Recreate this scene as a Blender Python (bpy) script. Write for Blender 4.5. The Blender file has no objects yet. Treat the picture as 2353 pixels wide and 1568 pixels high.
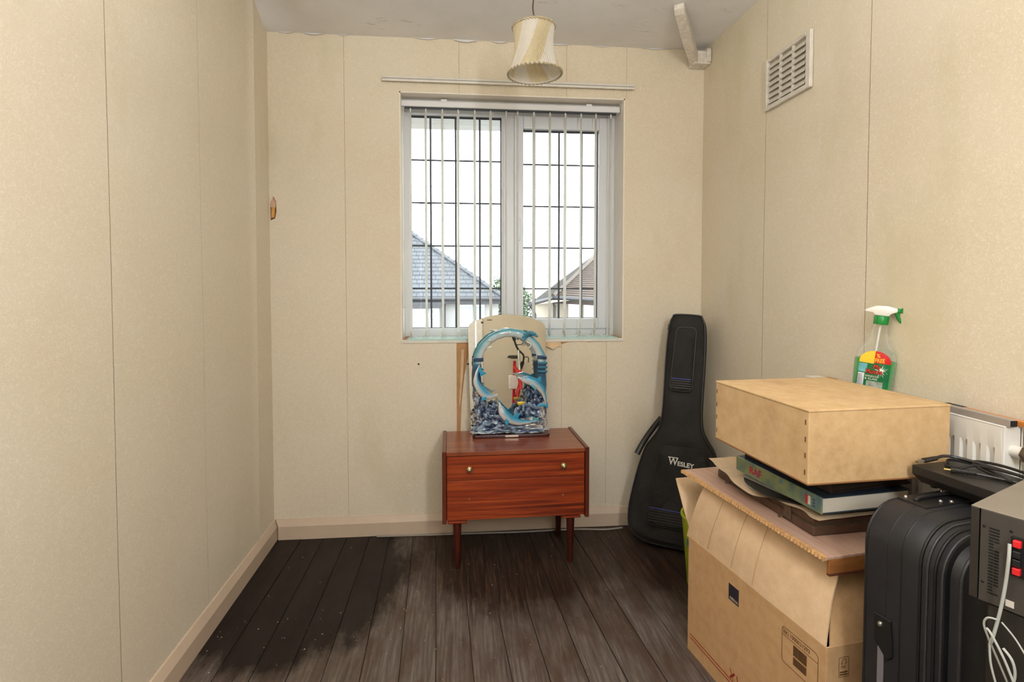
import bpy, bmesh, math, random
from mathutils import Vector, Matrix, noise

# ------------------------------------------------------------------ camera, sky, lights, exposure
scene = bpy.context.scene
COL = scene.collection
YAW, PITCH = math.radians(5.5), math.radians(2.0)
cam_data = bpy.data.cameras.new('camera')
cam_data.sensor_width = 36.0
cam_data.lens = 1230.0 / 2353.0 * 36.0
cam_data.shift_y = -(784.0 - 703.0) / 2353.0
cam_data.clip_start = 0.02
cam = bpy.data.objects.new('camera', cam_data)
cam.location = (0.0, 0.0, 1.25)
cam.rotation_euler = (math.pi / 2 - PITCH, 0.0, -YAW)
COL.objects.link(cam)
scene.camera = cam

world = bpy.data.worlds.new('overcast_sky')
scene.world = world
world.use_nodes = True
bg = world.node_tree.nodes['Background']
bg.inputs['Color'].default_value = (0.90, 0.955, 1.0, 1)
bg.inputs['Strength'].default_value = 7.5

def area_light(name, loc, target, sx, sy, power, color):
    d = bpy.data.lights.new(name, 'AREA')
    d.shape = 'RECTANGLE'; d.size = sx; d.size_y = sy; d.energy = power; d.color = color
    o = bpy.data.objects.new(name, d)
    o.location = loc
    o.rotation_euler = (Vector(target) - Vector(loc)).to_track_quat('-Z', 'Y').to_euler()
    COL.objects.link(o)
    return o
# added fill light, unseen: points up and bounces off the ceiling above the camera
area_light('bounced_fill', (-0.10, 0.15, 1.85), (-0.10, 0.15, 2.48), 0.7, 0.5, 44.0, (1.0, 0.985, 0.96))
# second added fill light, unseen behind the camera and turned into the room
area_light('forward_fill', (0.578, -0.50, 1.76), (0.10, 2.40, 1.00), 0.14, 0.60, 17.0, (0.97, 0.985, 1.0))

scene.view_settings.view_transform = 'Standard'
scene.view_settings.look = 'None'
scene.view_settings.exposure = 0.2
scene.view_settings.gamma = 1.0
scene.view_settings.use_curve_mapping = False

random.seed(7)
PI = math.pi

# ------------------------------------------------------------------ helpers
def lin(c):
    r = []
    for v in c:
        v = v / 255.0
        r.append(v / 12.92 if v <= 0.04045 else ((v + 0.055) / 1.055) ** 2.4)
    return (r[0], r[1], r[2], 1.0)

def scl(c, k): return (min(1, c[0]*k), min(1, c[1]*k), min(1, c[2]*k), 1.0)

class NT:
    """small wrapper for building node materials"""
    def __init__(self, name):
        self.m = bpy.data.materials.new(name); self.m.use_nodes = True
        self.t = self.m.node_tree; self.n = self.t.nodes; self.n.clear()
        self.out = self.n.new('ShaderNodeOutputMaterial')
    def add(self, typ, **kw):
        nd = self.n.new(typ)
        for k, v in kw.items():
            if hasattr(nd, k): setattr(nd, k, v)
            else: nd.inputs[k].default_value = v
        return nd
    def link(self, a, b): self.t.links.new(a, b)
    def coord(self, scale=(1, 1, 1), rot=(0, 0, 0)):
        tc = self.n.new('ShaderNodeTexCoord'); mp = self.n.new('ShaderNodeMapping')
        mp.inputs['Scale'].default_value = scale; mp.inputs['Rotation'].default_value = rot
        self.link(tc.outputs['Object'], mp.inputs['Vector'])
        return mp.outputs['Vector']
    def noise(self, vec, scale, detail=4, rough=0.55, dist=0.0):
        nd = self.n.new('ShaderNodeTexNoise')
        nd.inputs['Scale'].default_value = scale; nd.inputs['Detail'].default_value = detail
        nd.inputs['Roughness'].default_value = rough; nd.inputs['Distortion'].default_value = dist
        self.link(vec, nd.inputs['Vector'])
        return nd.outputs['Fac']
    def ramp(self, fac, stops):
        nd = self.n.new('ShaderNodeValToRGB')
        el = nd.color_ramp.elements
        while len(el) > len(stops): el.remove(el[-1])
        while len(el) < len(stops): el.new(0.5)
        for e, (p, c) in zip(el, stops):
            e.position = p; e.color = c if not isinstance(c, (int, float)) else (c, c, c, 1)
        self.link(fac, nd.inputs['Fac'])
        return nd.outputs['Color']
    def mix(self, fac, a, b, mode='MIX'):
        nd = self.n.new('ShaderNodeMixRGB'); nd.blend_type = mode
        for sock, v in ((nd.inputs[0], fac), (nd.inputs[1], a), (nd.inputs[2], b)):
            if isinstance(v, (int, float)): sock.default_value = v
            elif isinstance(v, tuple): sock.default_value = v
            else: self.link(v, sock)
        return nd.outputs[0]
    def math(self, op, a, b=0.0, clamp=False):
        nd = self.n.new('ShaderNodeMath'); nd.operation = op; nd.use_clamp = clamp
        for sock, v in ((nd.inputs[0], a), (nd.inputs[1], b)):
            if isinstance(v, (int, float)): sock.default_value = v
            else: self.link(v, sock)
        return nd.outputs[0]
    def bump(self, h, strength, dist=0.002):
        nd = self.n.new('ShaderNodeBump'); nd.inputs['Strength'].default_value = strength
        nd.inputs['Distance'].default_value = dist
        self.link(h, nd.inputs['Height'])
        return nd.outputs['Normal']
    def principled(self, col, rough=0.5, metal=0.0, normal=None, spec=0.5, **kw):
        p = self.n.new('ShaderNodeBsdfPrincipled')
        if isinstance(col, tuple): p.inputs['Base Color'].default_value = col
        else: self.link(col, p.inputs['Base Color'])
        if isinstance(rough, (int, float)): p.inputs['Roughness'].default_value = rough
        else: self.link(rough, p.inputs['Roughness'])
        p.inputs['Metallic'].default_value = metal
        p.inputs['Specular IOR Level'].default_value = spec
        for k, v in kw.items(): p.inputs[k.replace('_', ' ')].default_value = v
        if normal is not None: self.link(normal, p.inputs['Normal'])
        self.link(p.outputs[0], self.out.inputs['Surface'])
        return p

MATS = {}
def mat(name, col, rough=0.5, metal=0.0, var=0.12, scale=18.0, bump=0.0, bscale=150.0, spec=0.5, stretch=(1, 1, 1), rand=0.0):
    """plain procedural material: a colour broken up by noise, with fine relief"""
    if name in MATS: return MATS[name]
    t = NT(name)
    v = t.coord(stretch)
    c = lin(col)
    f = t.noise(v, scale, 5, 0.6)
    colr = t.ramp(f, [(0.3, scl(c, 1 - var)), (0.7, scl(c, 1 + var))])
    if rand > 0:
        oi = t.n.new('ShaderNodeObjectInfo')
        k = t.math('ADD', t.math('MULTIPLY', oi.outputs['Random'], 2 * rand), 1 - rand)
        cb = t.n.new('ShaderNodeCombineColor')
        for s in cb.inputs: t.link(k, s)
        colr = t.mix(1.0, colr, cb.outputs[0], 'MULTIPLY')
    nrm = None
    if bump > 0: nrm = t.bump(t.noise(v, bscale, 3, 0.6), bump, 0.002)
    t.principled(colr, rough, metal, nrm, spec)
    MATS[name] = t.m
    return t.m

class MB:
    """collects shapes and builds them as ONE mesh object"""
    def __init__(self): self.v = []; self.f = []; self.c = []
    def pts(self, vs, fs):
        b = len(self.v)
        self.v += [tuple(p) for p in vs]; self.f += [tuple(b + i for i in q) for q in fs]
        return self
    def box(self, x0, y0, z0, x1, y1, z1):
        return self.pts([(x0,y0,z0),(x1,y0,z0),(x1,y1,z0),(x0,y1,z0),(x0,y0,z1),(x1,y0,z1),(x1,y1,z1),(x0,y1,z1)],
                        [(0,3,2,1),(4,5,6,7),(0,1,5,4),(1,2,6,5),(2,3,7,6),(3,0,4,7)])
    def hexa(self, p):
        return self.pts(p, [(0,3,2,1),(4,5,6,7),(0,1,5,4),(1,2,6,5),(2,3,7,6),(3,0,4,7)])
    def prism(self, outline, vec):
        n = len(outline); vec = Vector(vec)
        vs = [Vector(p) for p in outline]; vs += [p + vec for p in vs]
        fs = [tuple(range(n - 1, -1, -1)), tuple(range(n, 2 * n))]
        fs += [(i, (i + 1) % n, n + (i + 1) % n, n + i) for i in range(n)]
        return self.pts(vs, fs)
    def rings(self, rings, closed_ring=True, cap=True, loop=False):
        n = len(rings[0]); vs = [p for r in rings for p in r]; fs = []
        m = len(rings)
        for i in range(m if loop else m - 1):
            j = (i + 1) % m
            for k in range(n if closed_ring else n - 1):
                l = (k + 1) % n
                fs.append((i*n+k, i*n+l, j*n+l, j*n+k))
        if cap and not loop and closed_ring:
            fs.append(tuple(range(n - 1, -1, -1))); fs.append(tuple((m-1)*n + k for k in range(n)))
        return self.pts(vs, fs)
    def tube(self, path, r, n=8, loop=False, flat=1.0, up=None):
        path = [Vector(p) for p in path]; m = len(path); rg = []
        prev = None
        for i, p in enumerate(path):
            a = path[(i - 1) % m] if (loop or i > 0) else p
            b = path[(i + 1) % m] if (loop or i < m - 1) else p
            t = (b - a)
            t = t.normalized() if t.length > 1e-9 else Vector((0, 0, 1))
            if up is not None: s = t.cross(Vector(up))
            elif prev is None: s = t.cross(Vector((0, 0, 1)) if abs(t.z) < 0.9 else Vector((0, 1, 0)))
            else: s = prev - t * prev.dot(t)
            s = s.normalized() if s.length > 1e-6 else t.orthogonal().normalized()
            prev = s
            u = s.cross(t).normalized()
            rr = r[i] if isinstance(r, (list, tuple)) else r
            rg.append([p + s * (math.cos(2*PI*k/n) * rr) + u * (math.sin(2*PI*k/n) * rr * flat) for k in range(n)])
        return self.rings(rg, loop=loop)
    def lathe(self, prof, n=24, c=(0, 0, 0), closed=False):
        rg = [[(c[0] + r * math.cos(2*PI*k/n), c[1] + r * math.sin(2*PI*k/n), c[2] + z) for k in range(n)] for r, z in prof]
        return self.rings(rg, cap=not closed, loop=closed)
    def grid(self, fn, nu, nv):
        vs = [fn(i / nu, j / nv) for j in range(nv + 1) for i in range(nu + 1)]
        w = nu + 1
        return self.pts(vs, [(j*w+i, j*w+i+1, (j+1)*w+i+1, (j+1)*w+i) for j in range(nv) for i in range(nu)])
    def mesh(self, name, bevel=0.0, segs=1, smooth=False, cols=None, fix=True):
        me = bpy.data.meshes.new(name)
        bm = bmesh.new()
        lay = bm.verts.layers.float_color.new('Col') if cols else None
        bv = [bm.verts.new(p) for p in self.v]
        if cols:
            for a, c in zip(bv, cols): a[lay] = c
        for q in self.f:
            try: bm.faces.new([bv[i] for i in q])
            except ValueError: pass
        if fix: bmesh.ops.recalc_face_normals(bm, faces=bm.faces[:])
        if bevel > 0:
            es = [e for e in bm.edges if len(e.link_faces) == 2 and e.calc_face_angle(0) > 0.5]
            bmesh.ops.bevel(bm, geom=es, offset=bevel, segments=segs, affect='EDGES', profile=0.5)
        if smooth:
            for f in bm.faces: f.smooth = True
            for e in bm.edges:
                if len(e.link_faces) == 2 and e.calc_face_angle(0) > 0.7: e.smooth = False
        bm.to_mesh(me); bm.free()
        return me
    def build(self, name, m, parent=None, bevel=0.0, segs=1, smooth=False, cols=None, fix=True):
        return link(name, self.mesh(name, bevel, segs, smooth, cols, fix), m, parent)

def link(name, me, m=None, parent=None):
    o = bpy.data.objects.new(name, me)
    if m is not None and me is not None and len(me.materials) == 0: me.materials.append(m)
    COL.objects.link(o)
    if parent is not None: o.parent = parent
    return o

def tag(o, label=None, cat=None, group=None, kind=None):
    if label: o['label'] = label
    if cat: o['category'] = cat
    if group: o['group'] = group
    if kind: o['kind'] = kind
    return o

def thing(name, label, cat, loc=(0, 0, 0), rz=0.0, group=None, kind=None):
    o = bpy.data.objects.new(name, None); COL.objects.link(o)
    o.location = loc; o.rotation_euler = (0, 0, rz); o.empty_display_size = 0.05
    return tag(o, label, cat, group, kind)

def bx(name, a, b, m, parent=None, bevel=0.0, segs=1, smooth=False):
    return MB().box(*a, *b).build(name, m, parent, bevel, segs, smooth)

def text(name, s, size, m, parent, mw, thick=0.0002, align='LEFT', sx=1.0, bold=0.0):
    """flat lettering as a thin mesh; mw maps text plane (x right, y up) into the parent's space"""
    cu = bpy.data.curves.new(name, 'FONT')
    cu.body = s; cu.size = size; cu.align_x = align; cu.extrude = thick; cu.offset = bold
    cu.resolution_u = 3
    tmp = bpy.data.objects.new(name + '_curve', cu); COL.objects.link(tmp)
    bpy.context.view_layer.update()
    dg = bpy.context.evaluated_depsgraph_get()
    me = bpy.data.meshes.new_from_object(tmp.evaluated_get(dg))
    bpy.data.objects.remove(tmp); bpy.data.curves.remove(cu)
    me.materials.clear()
    me.transform(mw @ Matrix.Diagonal((sx, 1, 1, 1)))
    me.name = name
    return link(name, me, m, parent)

def frame(o, ex, ey):
    """matrix from origin and two axes"""
    ex = Vector(ex).normalized(); ey = Vector(ey).normalized(); ez = ex.cross(ey)
    M4 = Matrix.Identity(4)
    for i in range(3):
        M4[i][0] = ex[i]; M4[i][1] = ey[i]; M4[i][2] = ez[i]; M4[i][3] = Vector(o)[i]
    return M4

def bez(p0, p1, p2, p3, n=12):
    p0, p1, p2, p3 = map(Vector, (p0, p1, p2, p3)); r = []
    for i in range(n + 1):
        t = i / n; s = 1 - t
        r.append(p0*s**3 + p1*3*s*s*t + p2*3*s*t*t + p3*t**3)
    return r

def spline(pts, k=6, loop=False):
    """Catmull-Rom through points"""
    P = [Vector(p) for p in pts]; n = len(P); out = []
    for i in range(n if loop else n - 1):
        if loop: a, b, c, d = P[(i-1) % n], P[i], P[(i+1) % n], P[(i+2) % n]
        else: a, b, c, d = P[max(i-1, 0)], P[i], P[i+1], P[min(i+2, n-1)]
        for j in range(k):
            t = j / k
            out.append(0.5*((2*b) + (c-a)*t + (2*a-5*b+4*c-d)*t*t + (3*b-3*c+d-a)*t**3))
    if not loop: out.append(P[-1])
    return out

def rrect(x0, z0, x1, z1, r, k=5):
    """rounded rectangle outline, r a number or four radii (bl, br, tr, tl)"""
    rr = r if isinstance(r, (list, tuple)) else (r,) * 4
    out = []
    for (cx, cz, a0, q) in ((x0+rr[0], z0+rr[0], PI, rr[0]), (x1-rr[1], z0+rr[1], 1.5*PI, rr[1]), (x1-rr[2], z1-rr[2], 0, rr[2]), (x0+rr[3], z1-rr[3], 0.5*PI, rr[3])):
        for i in range(k + 1):
            a = a0 + 0.5*PI*i/k
            out.append((cx + q*math.cos(a), cz + q*math.sin(a)))
    return out

# ------------------------------------------------------------------ materials of the room
def wallpaper_mat():
    t = NT('embossed_cream_wallpaper')
    v = t.coord()
    big = t.noise(v, 1.3, 3, 0.5)
    mid = t.noise(v, 6.0, 4, 0.55)
    swirl = t.noise(v, 75.0, 2, 0.5, 1.3)
    ridge = t.math('ABSOLUTE', t.math('SUBTRACT', swirl, 0.5))
    line = t.ramp(ridge, [(0.0, 1.0), (0.055, 0.0)])
    base = t.ramp(big, [(0.32, lin((222, 210, 187))), (0.68, lin((227, 218, 201)))])
    base = t.mix(t.math('MULTIPLY', mid, 0.35), base, lin((214, 197, 165)))
    col = t.mix(t.math('MULTIPLY', line, 0.6), base, lin((240, 231, 212)))
    stn = t.ramp(t.noise(t.coord((1, 1, 0.45)), 2.6, 4, 0.6), [(0.56, 0.0), (0.70, 0.45)])
    col = t.mix(stn, col, lin((204, 196, 160)))
    sp = t.noise(v, 260.0, 2, 0.5)
    col = t.mix(t.ramp(sp, [(0.62, 0.0), (0.72, 0.25)]), col, lin((196, 172, 132)))
    nrm = t.bump(t.mix(0.3, line, sp), 0.35, 0.0012)
    t.principled(col, 0.62, 0, nrm, 0.3)
    return t.m
M_PAPER = wallpaper_mat()
M_PLASTER = mat('bare_brown_plaster', (186, 142, 98), 0.9, var=0.2, scale=14, bump=0.3, bscale=60)

def ceiling_mat():
    t = NT('old_white_ceiling_paint')
    v = t.coord()
    f = t.noise(v, 2.2, 4, 0.6)
    col = t.ramp(f, [(0.3, lin((224, 221, 219))), (0.7, lin((238, 236, 234)))])
    cr = t.noise(t.coord((1.2, 3.5, 1)), 2.4, 5, 0.6, 0.8)
    crack = t.ramp(t.math('ABSOLUTE', t.math('SUBTRACT', cr, 0.5)), [(0.0, 1.0), (0.006, 0.0)])
    msk = t.ramp(t.noise(v, 3.3, 2, 0.5), [(0.55, 0.0), (0.62, 1.0)])
    col = t.mix(t.math('MULTIPLY', t.math('MULTIPLY', crack, msk), 0.5), col, lin((140, 128, 112)))
    t.principled(col, 0.75, 0, t.bump(t.noise(v, 7, 4, 0.5), 0.25, 0.01), 0.25)
    return t.m
M_CEIL = ceiling_mat()
M_SKIRT = mat('pinkish_cream_gloss_paint', (204, 184, 162), 0.42, var=0.06, scale=5, bump=0.08, bscale=25)
M_UPVC = mat('white_plastic', (226, 227, 229), 0.35, var=0.02, scale=3)
M_WHITE = mat('aged_white_paint', (222, 218, 208), 0.5, var=0.08, scale=20, bump=0.15, bscale=60)
M_LEAD = mat('grey_lead_strip', (70, 72, 76), 0.6, var=0.2, scale=60)
M_DARKGAP = mat('dark_gap', (28, 22, 18), 0.9, var=0.3)

def floor_mat():
    t = NT('dark_stained_floorboard')
    v = t.coord()
    oi = t.n.new('ShaderNodeObjectInfo')
    off = t.n.new('ShaderNodeCombineXYZ')
    t.link(t.math('MULTIPLY', oi.outputs['Random'], 13.0), off.inputs['Y'])
    va = t.n.new('ShaderNodeVectorMath'); va.operation = 'ADD'
    t.link(v, va.inputs[0]); t.link(off.outputs[0], va.inputs[1])
    mp = t.n.new('ShaderNodeMapping'); mp.inputs['Scale'].default_value = (1, 0.045, 1)
    t.link(va.outputs[0], mp.inputs['Vector'])
    grain = t.noise(mp.outputs['Vector'], 95, 6, 0.65, 0.4)
    mp2 = t.n.new('ShaderNodeMapping'); mp2.inputs['Scale'].default_value = (1, 0.3, 1)
    t.link(va.outputs[0], mp2.inputs['Vector'])
    blot = t.noise(mp2.outputs['Vector'], 9, 6, 0.65)
    # worn greyish boards
    worn = t.ramp(grain, [(0.28, lin((66, 56, 50))), (0.5, lin((100, 90, 84))), (0.74, lin((132, 122, 114)))])
    worn = t.mix(t.ramp(blot, [(0.44, 0.0), (0.62, 0.75)]), worn, lin((74, 54, 43)))
    # old varnish, dark brown
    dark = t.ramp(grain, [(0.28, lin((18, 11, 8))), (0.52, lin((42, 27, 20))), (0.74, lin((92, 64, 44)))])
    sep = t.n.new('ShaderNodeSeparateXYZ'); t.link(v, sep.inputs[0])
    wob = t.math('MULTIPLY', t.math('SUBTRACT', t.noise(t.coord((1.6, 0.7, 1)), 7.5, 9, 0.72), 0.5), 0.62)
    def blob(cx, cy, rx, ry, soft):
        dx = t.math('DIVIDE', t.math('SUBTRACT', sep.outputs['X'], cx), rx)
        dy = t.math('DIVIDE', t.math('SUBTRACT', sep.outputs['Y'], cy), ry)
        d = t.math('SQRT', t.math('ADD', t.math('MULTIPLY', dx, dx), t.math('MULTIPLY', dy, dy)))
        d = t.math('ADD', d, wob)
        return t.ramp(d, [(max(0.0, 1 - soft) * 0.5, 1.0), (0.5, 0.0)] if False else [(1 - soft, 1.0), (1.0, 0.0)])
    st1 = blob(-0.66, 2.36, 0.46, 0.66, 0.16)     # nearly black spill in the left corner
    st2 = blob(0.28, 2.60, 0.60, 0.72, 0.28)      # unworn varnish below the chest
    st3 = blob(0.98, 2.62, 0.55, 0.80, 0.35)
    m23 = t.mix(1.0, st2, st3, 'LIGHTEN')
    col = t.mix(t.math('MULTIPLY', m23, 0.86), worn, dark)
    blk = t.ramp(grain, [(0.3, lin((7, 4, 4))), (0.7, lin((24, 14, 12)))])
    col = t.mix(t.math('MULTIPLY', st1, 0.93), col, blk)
    rub = t.ramp(t.noise(v, 14, 6, 0.7), [(0.62, 0.0), (0.74, 0.5)])
    col = t.mix(t.math('MULTIPLY', rub, 0.7), col, lin((120, 92, 66)))
    fl = t.ramp(t.noise(v, 120, 2, 0.5), [(0.755, 0.0), (0.775, 1.0)])
    col = t.mix(fl, col, lin((190, 182, 168)))
    rough = t.ramp(t.mix(0.5, blot, grain), [(0.3, 0.32), (0.7, 0.58)])
    t.principled(col, rough, 0, t.bump(grain, 0.45, 0.002), 0.22)
    return t.m
M_FLOOR = floor_mat()
M_DUST = mat('dusty_gap', (58, 44, 33), 0.95, var=0.9, scale=3.5, bump=0.4, bscale=90)

# ------------------------------------------------------------------ the room shell
YB, YR, ZC = 2.72, -0.95, 2.478          # back wall, rear wall, ceiling height
def xl(y): return -0.926 + 0.0126 * (YB - y)
def xr(y): return 1.268 + 0.012 * (YB - y)
WX0, WX1, WZ0, WZ1 = -0.298, 0.845, 0.985, 2.217      # window opening

floor = bx('floor', (-1.1, YR - 0.1, -0.06), (1.45, YB + 0.1, -0.0052), M_DUST)
tag(floor, 'bare dark-stained wooden floorboards', None, kind='structure')
SE_B = [-0.90, -0.788, -0.682, -0.568, -0.455, -0.357, -0.240, -0.127, -0.005, 0.100, 0.217, 0.337, 0.440, 0.562, 0.676, 0.790, 0.905, 1.02, 1.135, 1.26]
SE_F = [-0.90, -0.790, -0.673, -0.557, -0.445, -0.324, -0.201, -0.083, 0.037, 0.158, 0.278, 0.397, 0.518, 0.641, 0.762, 0.884, 1.005, 1.125, 1.245, 1.36]
for i in range(len(SE_B) - 1):
    g = random.choice([0.0010, 0.0016, 0.0022])
    def xx(k, y):
        s = (SE_F[k] - SE_B[k]) / 1.0
        return SE_B[k] + s * (2.7 - y)
    z = random.uniform(-0.0012, 0.0008)
    y0, y1 = YR, YB - 0.004
    m = MB()
    m.hexa([(xx(i, y0)+g, y0, -0.005), (xx(i+1, y0)-g, y0, -0.005), (xx(i+1, y1)-g, y1, -0.005), (xx(i, y1)+g, y1, -0.005),
            (xx(i, y0)+g, y0, z), (xx(i+1, y0)-g, y0, z), (xx(i+1, y1)-g, y1, z), (xx(i, y1)+g, y1, z)])
    m.build('plank', M_FLOOR, floor, bevel=0.0012)

# ceiling: old plaster, lumpy, coming up a little over the left wall
def ceil_z(x, y):
    z = ZC + 0.006 * noise.noise(Vector((x * 2.1, y * 2.1, 0.3)))
    k = max(0.0, min(1.0, (-0.70 - x) / 0.2))
    z += k * min(0.13, 0.5 * max(0.0, (YB - 0.03) - y))
    return z
m = MB()
m.grid(lambda u, v: (-1.05 + 2.5*u, YR - 0.05 + (YB - YR + 0.1)*v, ceil_z(-1.05 + 2.5*u, YR - 0.05 + (YB - YR + 0.1)*v)), 60, 70)
m.grid(lambda u, v: (-1.05 + 2.5*u, YR - 0.05 + (YB - YR + 0.1)*v, 2.75), 1, 1)
ceiling = m.build('ceiling', M_CEIL, smooth=True)
tag(ceiling, 'old white plaster ceiling with cracks and flaking edges', None, kind='structure')

# back wall round the window
m = MB()
TH = 0.26
m.box(-1.1, YB, -0.05, WX0, YB + TH, 2.75)
m.box(WX1, YB, -0.05, 1.45, YB + TH, 2.75)
m.box(WX0, YB, -0.05, WX1, YB + TH, WZ0)
m.box(WX0, YB, WZ1, WX1, YB + TH, 2.75)
wall_back = m.build('wall_back', M_PLASTER)
tag(wall_back, 'wallpapered end wall with the window', None, kind='structure')
# papered reveal of the window
M_REVEAL = mat('cream_painted_reveal', (238, 230, 218), 0.55, var=0.05, scale=8, bump=0.12, bscale=40)
rv = MB()
rv.box(WX0, YB - 0.002, WZ0, WX0 + 0.006, YB + TH, WZ1)
rv.box(WX1 - 0.006, YB - 0.002, WZ0, WX1, YB + TH, WZ1)
rv.box(WX0, YB - 0.002, WZ1 - 0.006, WX1, YB + TH, WZ1)
rv.build('window_reveal', M_REVEAL, wall_back)

PT = 0.0016     # paper thickness
def jag(x0, x1, z, amp, step=0.04, seed=0):
    r = random.Random(seed); n = max(2, int(abs(x1 - x0) / step)); s = []
    for i in range(n + 1):
        s.append((x0 + (x1 - x0) * i / n, z + r.uniform(-amp, amp)))
    return s
ZT = ZC + 0.012
def paper_back(poly):
    MB().prism([(x, YB, z) for x, z in poly], (0, -PT, 0)).build('wallpaper_strip', M_PAPER, wall_back)
G = 0.0008
paper_back([(-0.925, 0.08), (-0.563-G, 0.08), (-0.563-G, ZT), (-0.925, ZT)])
paper_back([(-0.563+G, 0.08), (-0.020-G, 0.08), (-0.020-G, 0.92), (-0.020-G, WZ0), (WX0, WZ0), (WX0, WZ1), (-0.003-G, WZ1), (-0.003-G, ZT), (-0.563+G, ZT)])
paper_back([(-0.003+G, WZ1), (0.5405-G, WZ1), (0.5405-G, ZT), (-0.003+G, ZT)])
paper_back([(0.5405+G, WZ1), (WX1, WZ1), (0.853-G, WZ1), (0.853-G, ZT), (0.5405+G, ZT)])
# below the window the paper has come away next to the seam
paper_back([(0.042, 0.08), (0.5195-G, 0.08), (0.5195-G, 0.955), (0.49, 0.962), (0.46, 0.948), (0.40, 0.965), (0.33, 0.95), (0.28, WZ0), (0.046, WZ0), (0.040, 0.90), (0.018, 0.80), (0.004, 0.66), (-0.002, 0.5), (-0.014, 0.3), (-0.018, 0.08)][::1])
paper_back([(0.5195+G, 0.08), (0.756-G, 0.08), (0.756-G, WZ0 - 0.012), (0.66, WZ0 - 0.022), (0.60, WZ0 - 0.006), (0.5195+G, WZ0 - 0.03)])
paper_back([(0.756+G, 0.08), (1.30, 0.08), (1.30, ZT), (0.853+G, ZT), (0.853+G, WZ1), (WX1, WZ1), (WX1, WZ0), (0.756+G, WZ0)])
# a torn sliver hanging beside the seam under the sill
MB().prism([(0.004, YB-0.003, 0.93), (0.018, YB-0.004, 0.935), (0.012, YB-0.012, 0.80), (-0.004, YB-0.007, 0.64), (-0.008, YB-0.003, 0.66)], (0, -0.001, 0)).build('torn_paper', mat('torn_paper_back', (214, 186, 146), 0.8), wall_back)
# loose flap of paper under the sill, right of the mirror
MB().grid(lambda u, v: (0.425 + 0.09*u, YB - 0.004 - 0.014*v*v*(0.6+0.4*math.sin(5*u)), WZ0 - 0.002 - 0.045*v + 0.008*math.sin(9*u)*v), 6, 5).build('torn_paper', mat('torn_paper_back', (214, 186, 146)), wall_back, smooth=True)
# torn hole at the left corner showing the pale timber behind
MB().prism([(-0.917, YB-0.002, 1.575), (-0.897, YB-0.002, 1.585), (-0.890, YB-0.002, 1.62), (-0.892, YB-0.002, 1.665), (-0.903, YB-0.002, 1.69), (-0.918, YB-0.002, 1.66)], (0, -0.0015, 0)).build('torn_hole', mat('hole_brown', (120, 72, 34), 0.9, var=0.4, scale=60), wall_back)
MB().prism([(-0.914, YB-0.0035, 1.585), (-0.899, YB-0.0035, 1.59), (-0.896, YB-0.0035, 1.635), (-0.912, YB-0.0035, 1.64)], (0, -0.003, 0)).build('timber_block', mat('raw_timber', (206, 158, 82), 0.8, var=0.15, scale=30), wall_back, bevel=0.001)
MB().prism([(-0.916, YB-0.0035, 1.638), (-0.894, YB-0.0035, 1.635), (-0.892, YB-0.005, 1.66), (-0.904, YB-0.006, 1.688), (-0.917, YB-0.0035, 1.66)], (0, -0.0012, 0)).build('torn_paper', mat('torn_paper_pink', (206, 170, 140), 0.8), wall_back)
MB().lathe([(0.0, -0.002), (0.006, -0.001), (0.006, 0.001), (0.0, 0.003)], 8).build('nail_hole', M_DARKGAP, wall_back).matrix_local = Matrix.Translation((-0.211, YB - PT, 0.862)) @ Matrix.Rotation(PI/2, 4, 'X') @ Matrix.Scale(0.8, 4)
# paper peeling along the ceiling line
def flake(x, w, h, seed, parent, mm):
    r = random.Random(seed)
    MB().grid(lambda u, v: (x + w*(u-0.5)*(1 - 0.35*v), YB - 0.004 - h*0.5*v*v, ZC + 0.004 - h*v*(0.55 + 0.45*math.sin(PI*u + r.random()*0.2))), 8, 5).build('ceiling_flake', mm, parent, smooth=True)
for i, (x, w, h) in enumerate([(-0.83, 0.10, 0.010), (-0.70, 0.13, 0.014), (-0.56, 0.08, 0.010), (-0.16, 0.16, 0.012), (0.03, 0.15, 0.020), (0.20, 0.12, 0.015), (0.50, 0.16, 0.012), (0.72, 0.13, 0.010), (1.0, 0.2, 0.012)]):
    flake(x, w, h, i, ceiling, M_CEIL)

# left wall
m = MB()
m.prism([(xl(YR-0.1), YR-0.1, -0.05), (xl(YB+0.1), YB+0.1, -0.05), (xl(YB+0.1)-0.15, YB+0.1, -0.05), (xl(YR-0.1)-0.15, YR-0.1, -0.05)], (0, 0, 2.8))
wall_left = m.build('wall_left', M_PLASTER)
tag(wall_left, 'long wallpapered wall on the left', None, kind='structure')
def paper_left(y0, y1, curl=0.0, g0=G, g1=G):
    def P(u, v):
        y = y0 + g0 + (y1 - g1 - y0 - g0) * u
        z = 0.08 + 2.62 * v
        lift = curl * max(0.0, (u - 0.86) / 0.14) ** 2 * (0.5 + 0.5*min(1.0, max(0.0, (z - 0.3)/1.5)))
        wav = 0.0018 * noise.noise(Vector((y * 3, z * 1.4, 5.0)))
        return (xl(y) + 0.003 + wav + lift, y, z)
    MB().grid(P, 22, 24).build('wallpaper_strip', M_PAPER, wall_left, smooth=True)
paper_left(YR, -0.04); paper_left(-0.04, 0.47); paper_left(0.47, 0.98); paper_left(0.98, 1.492)
paper_left(1.492, 2.002, g1=0.0004); paper_left(2.002, 2.507, curl=0.012); paper_left(2.507, YB)

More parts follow.
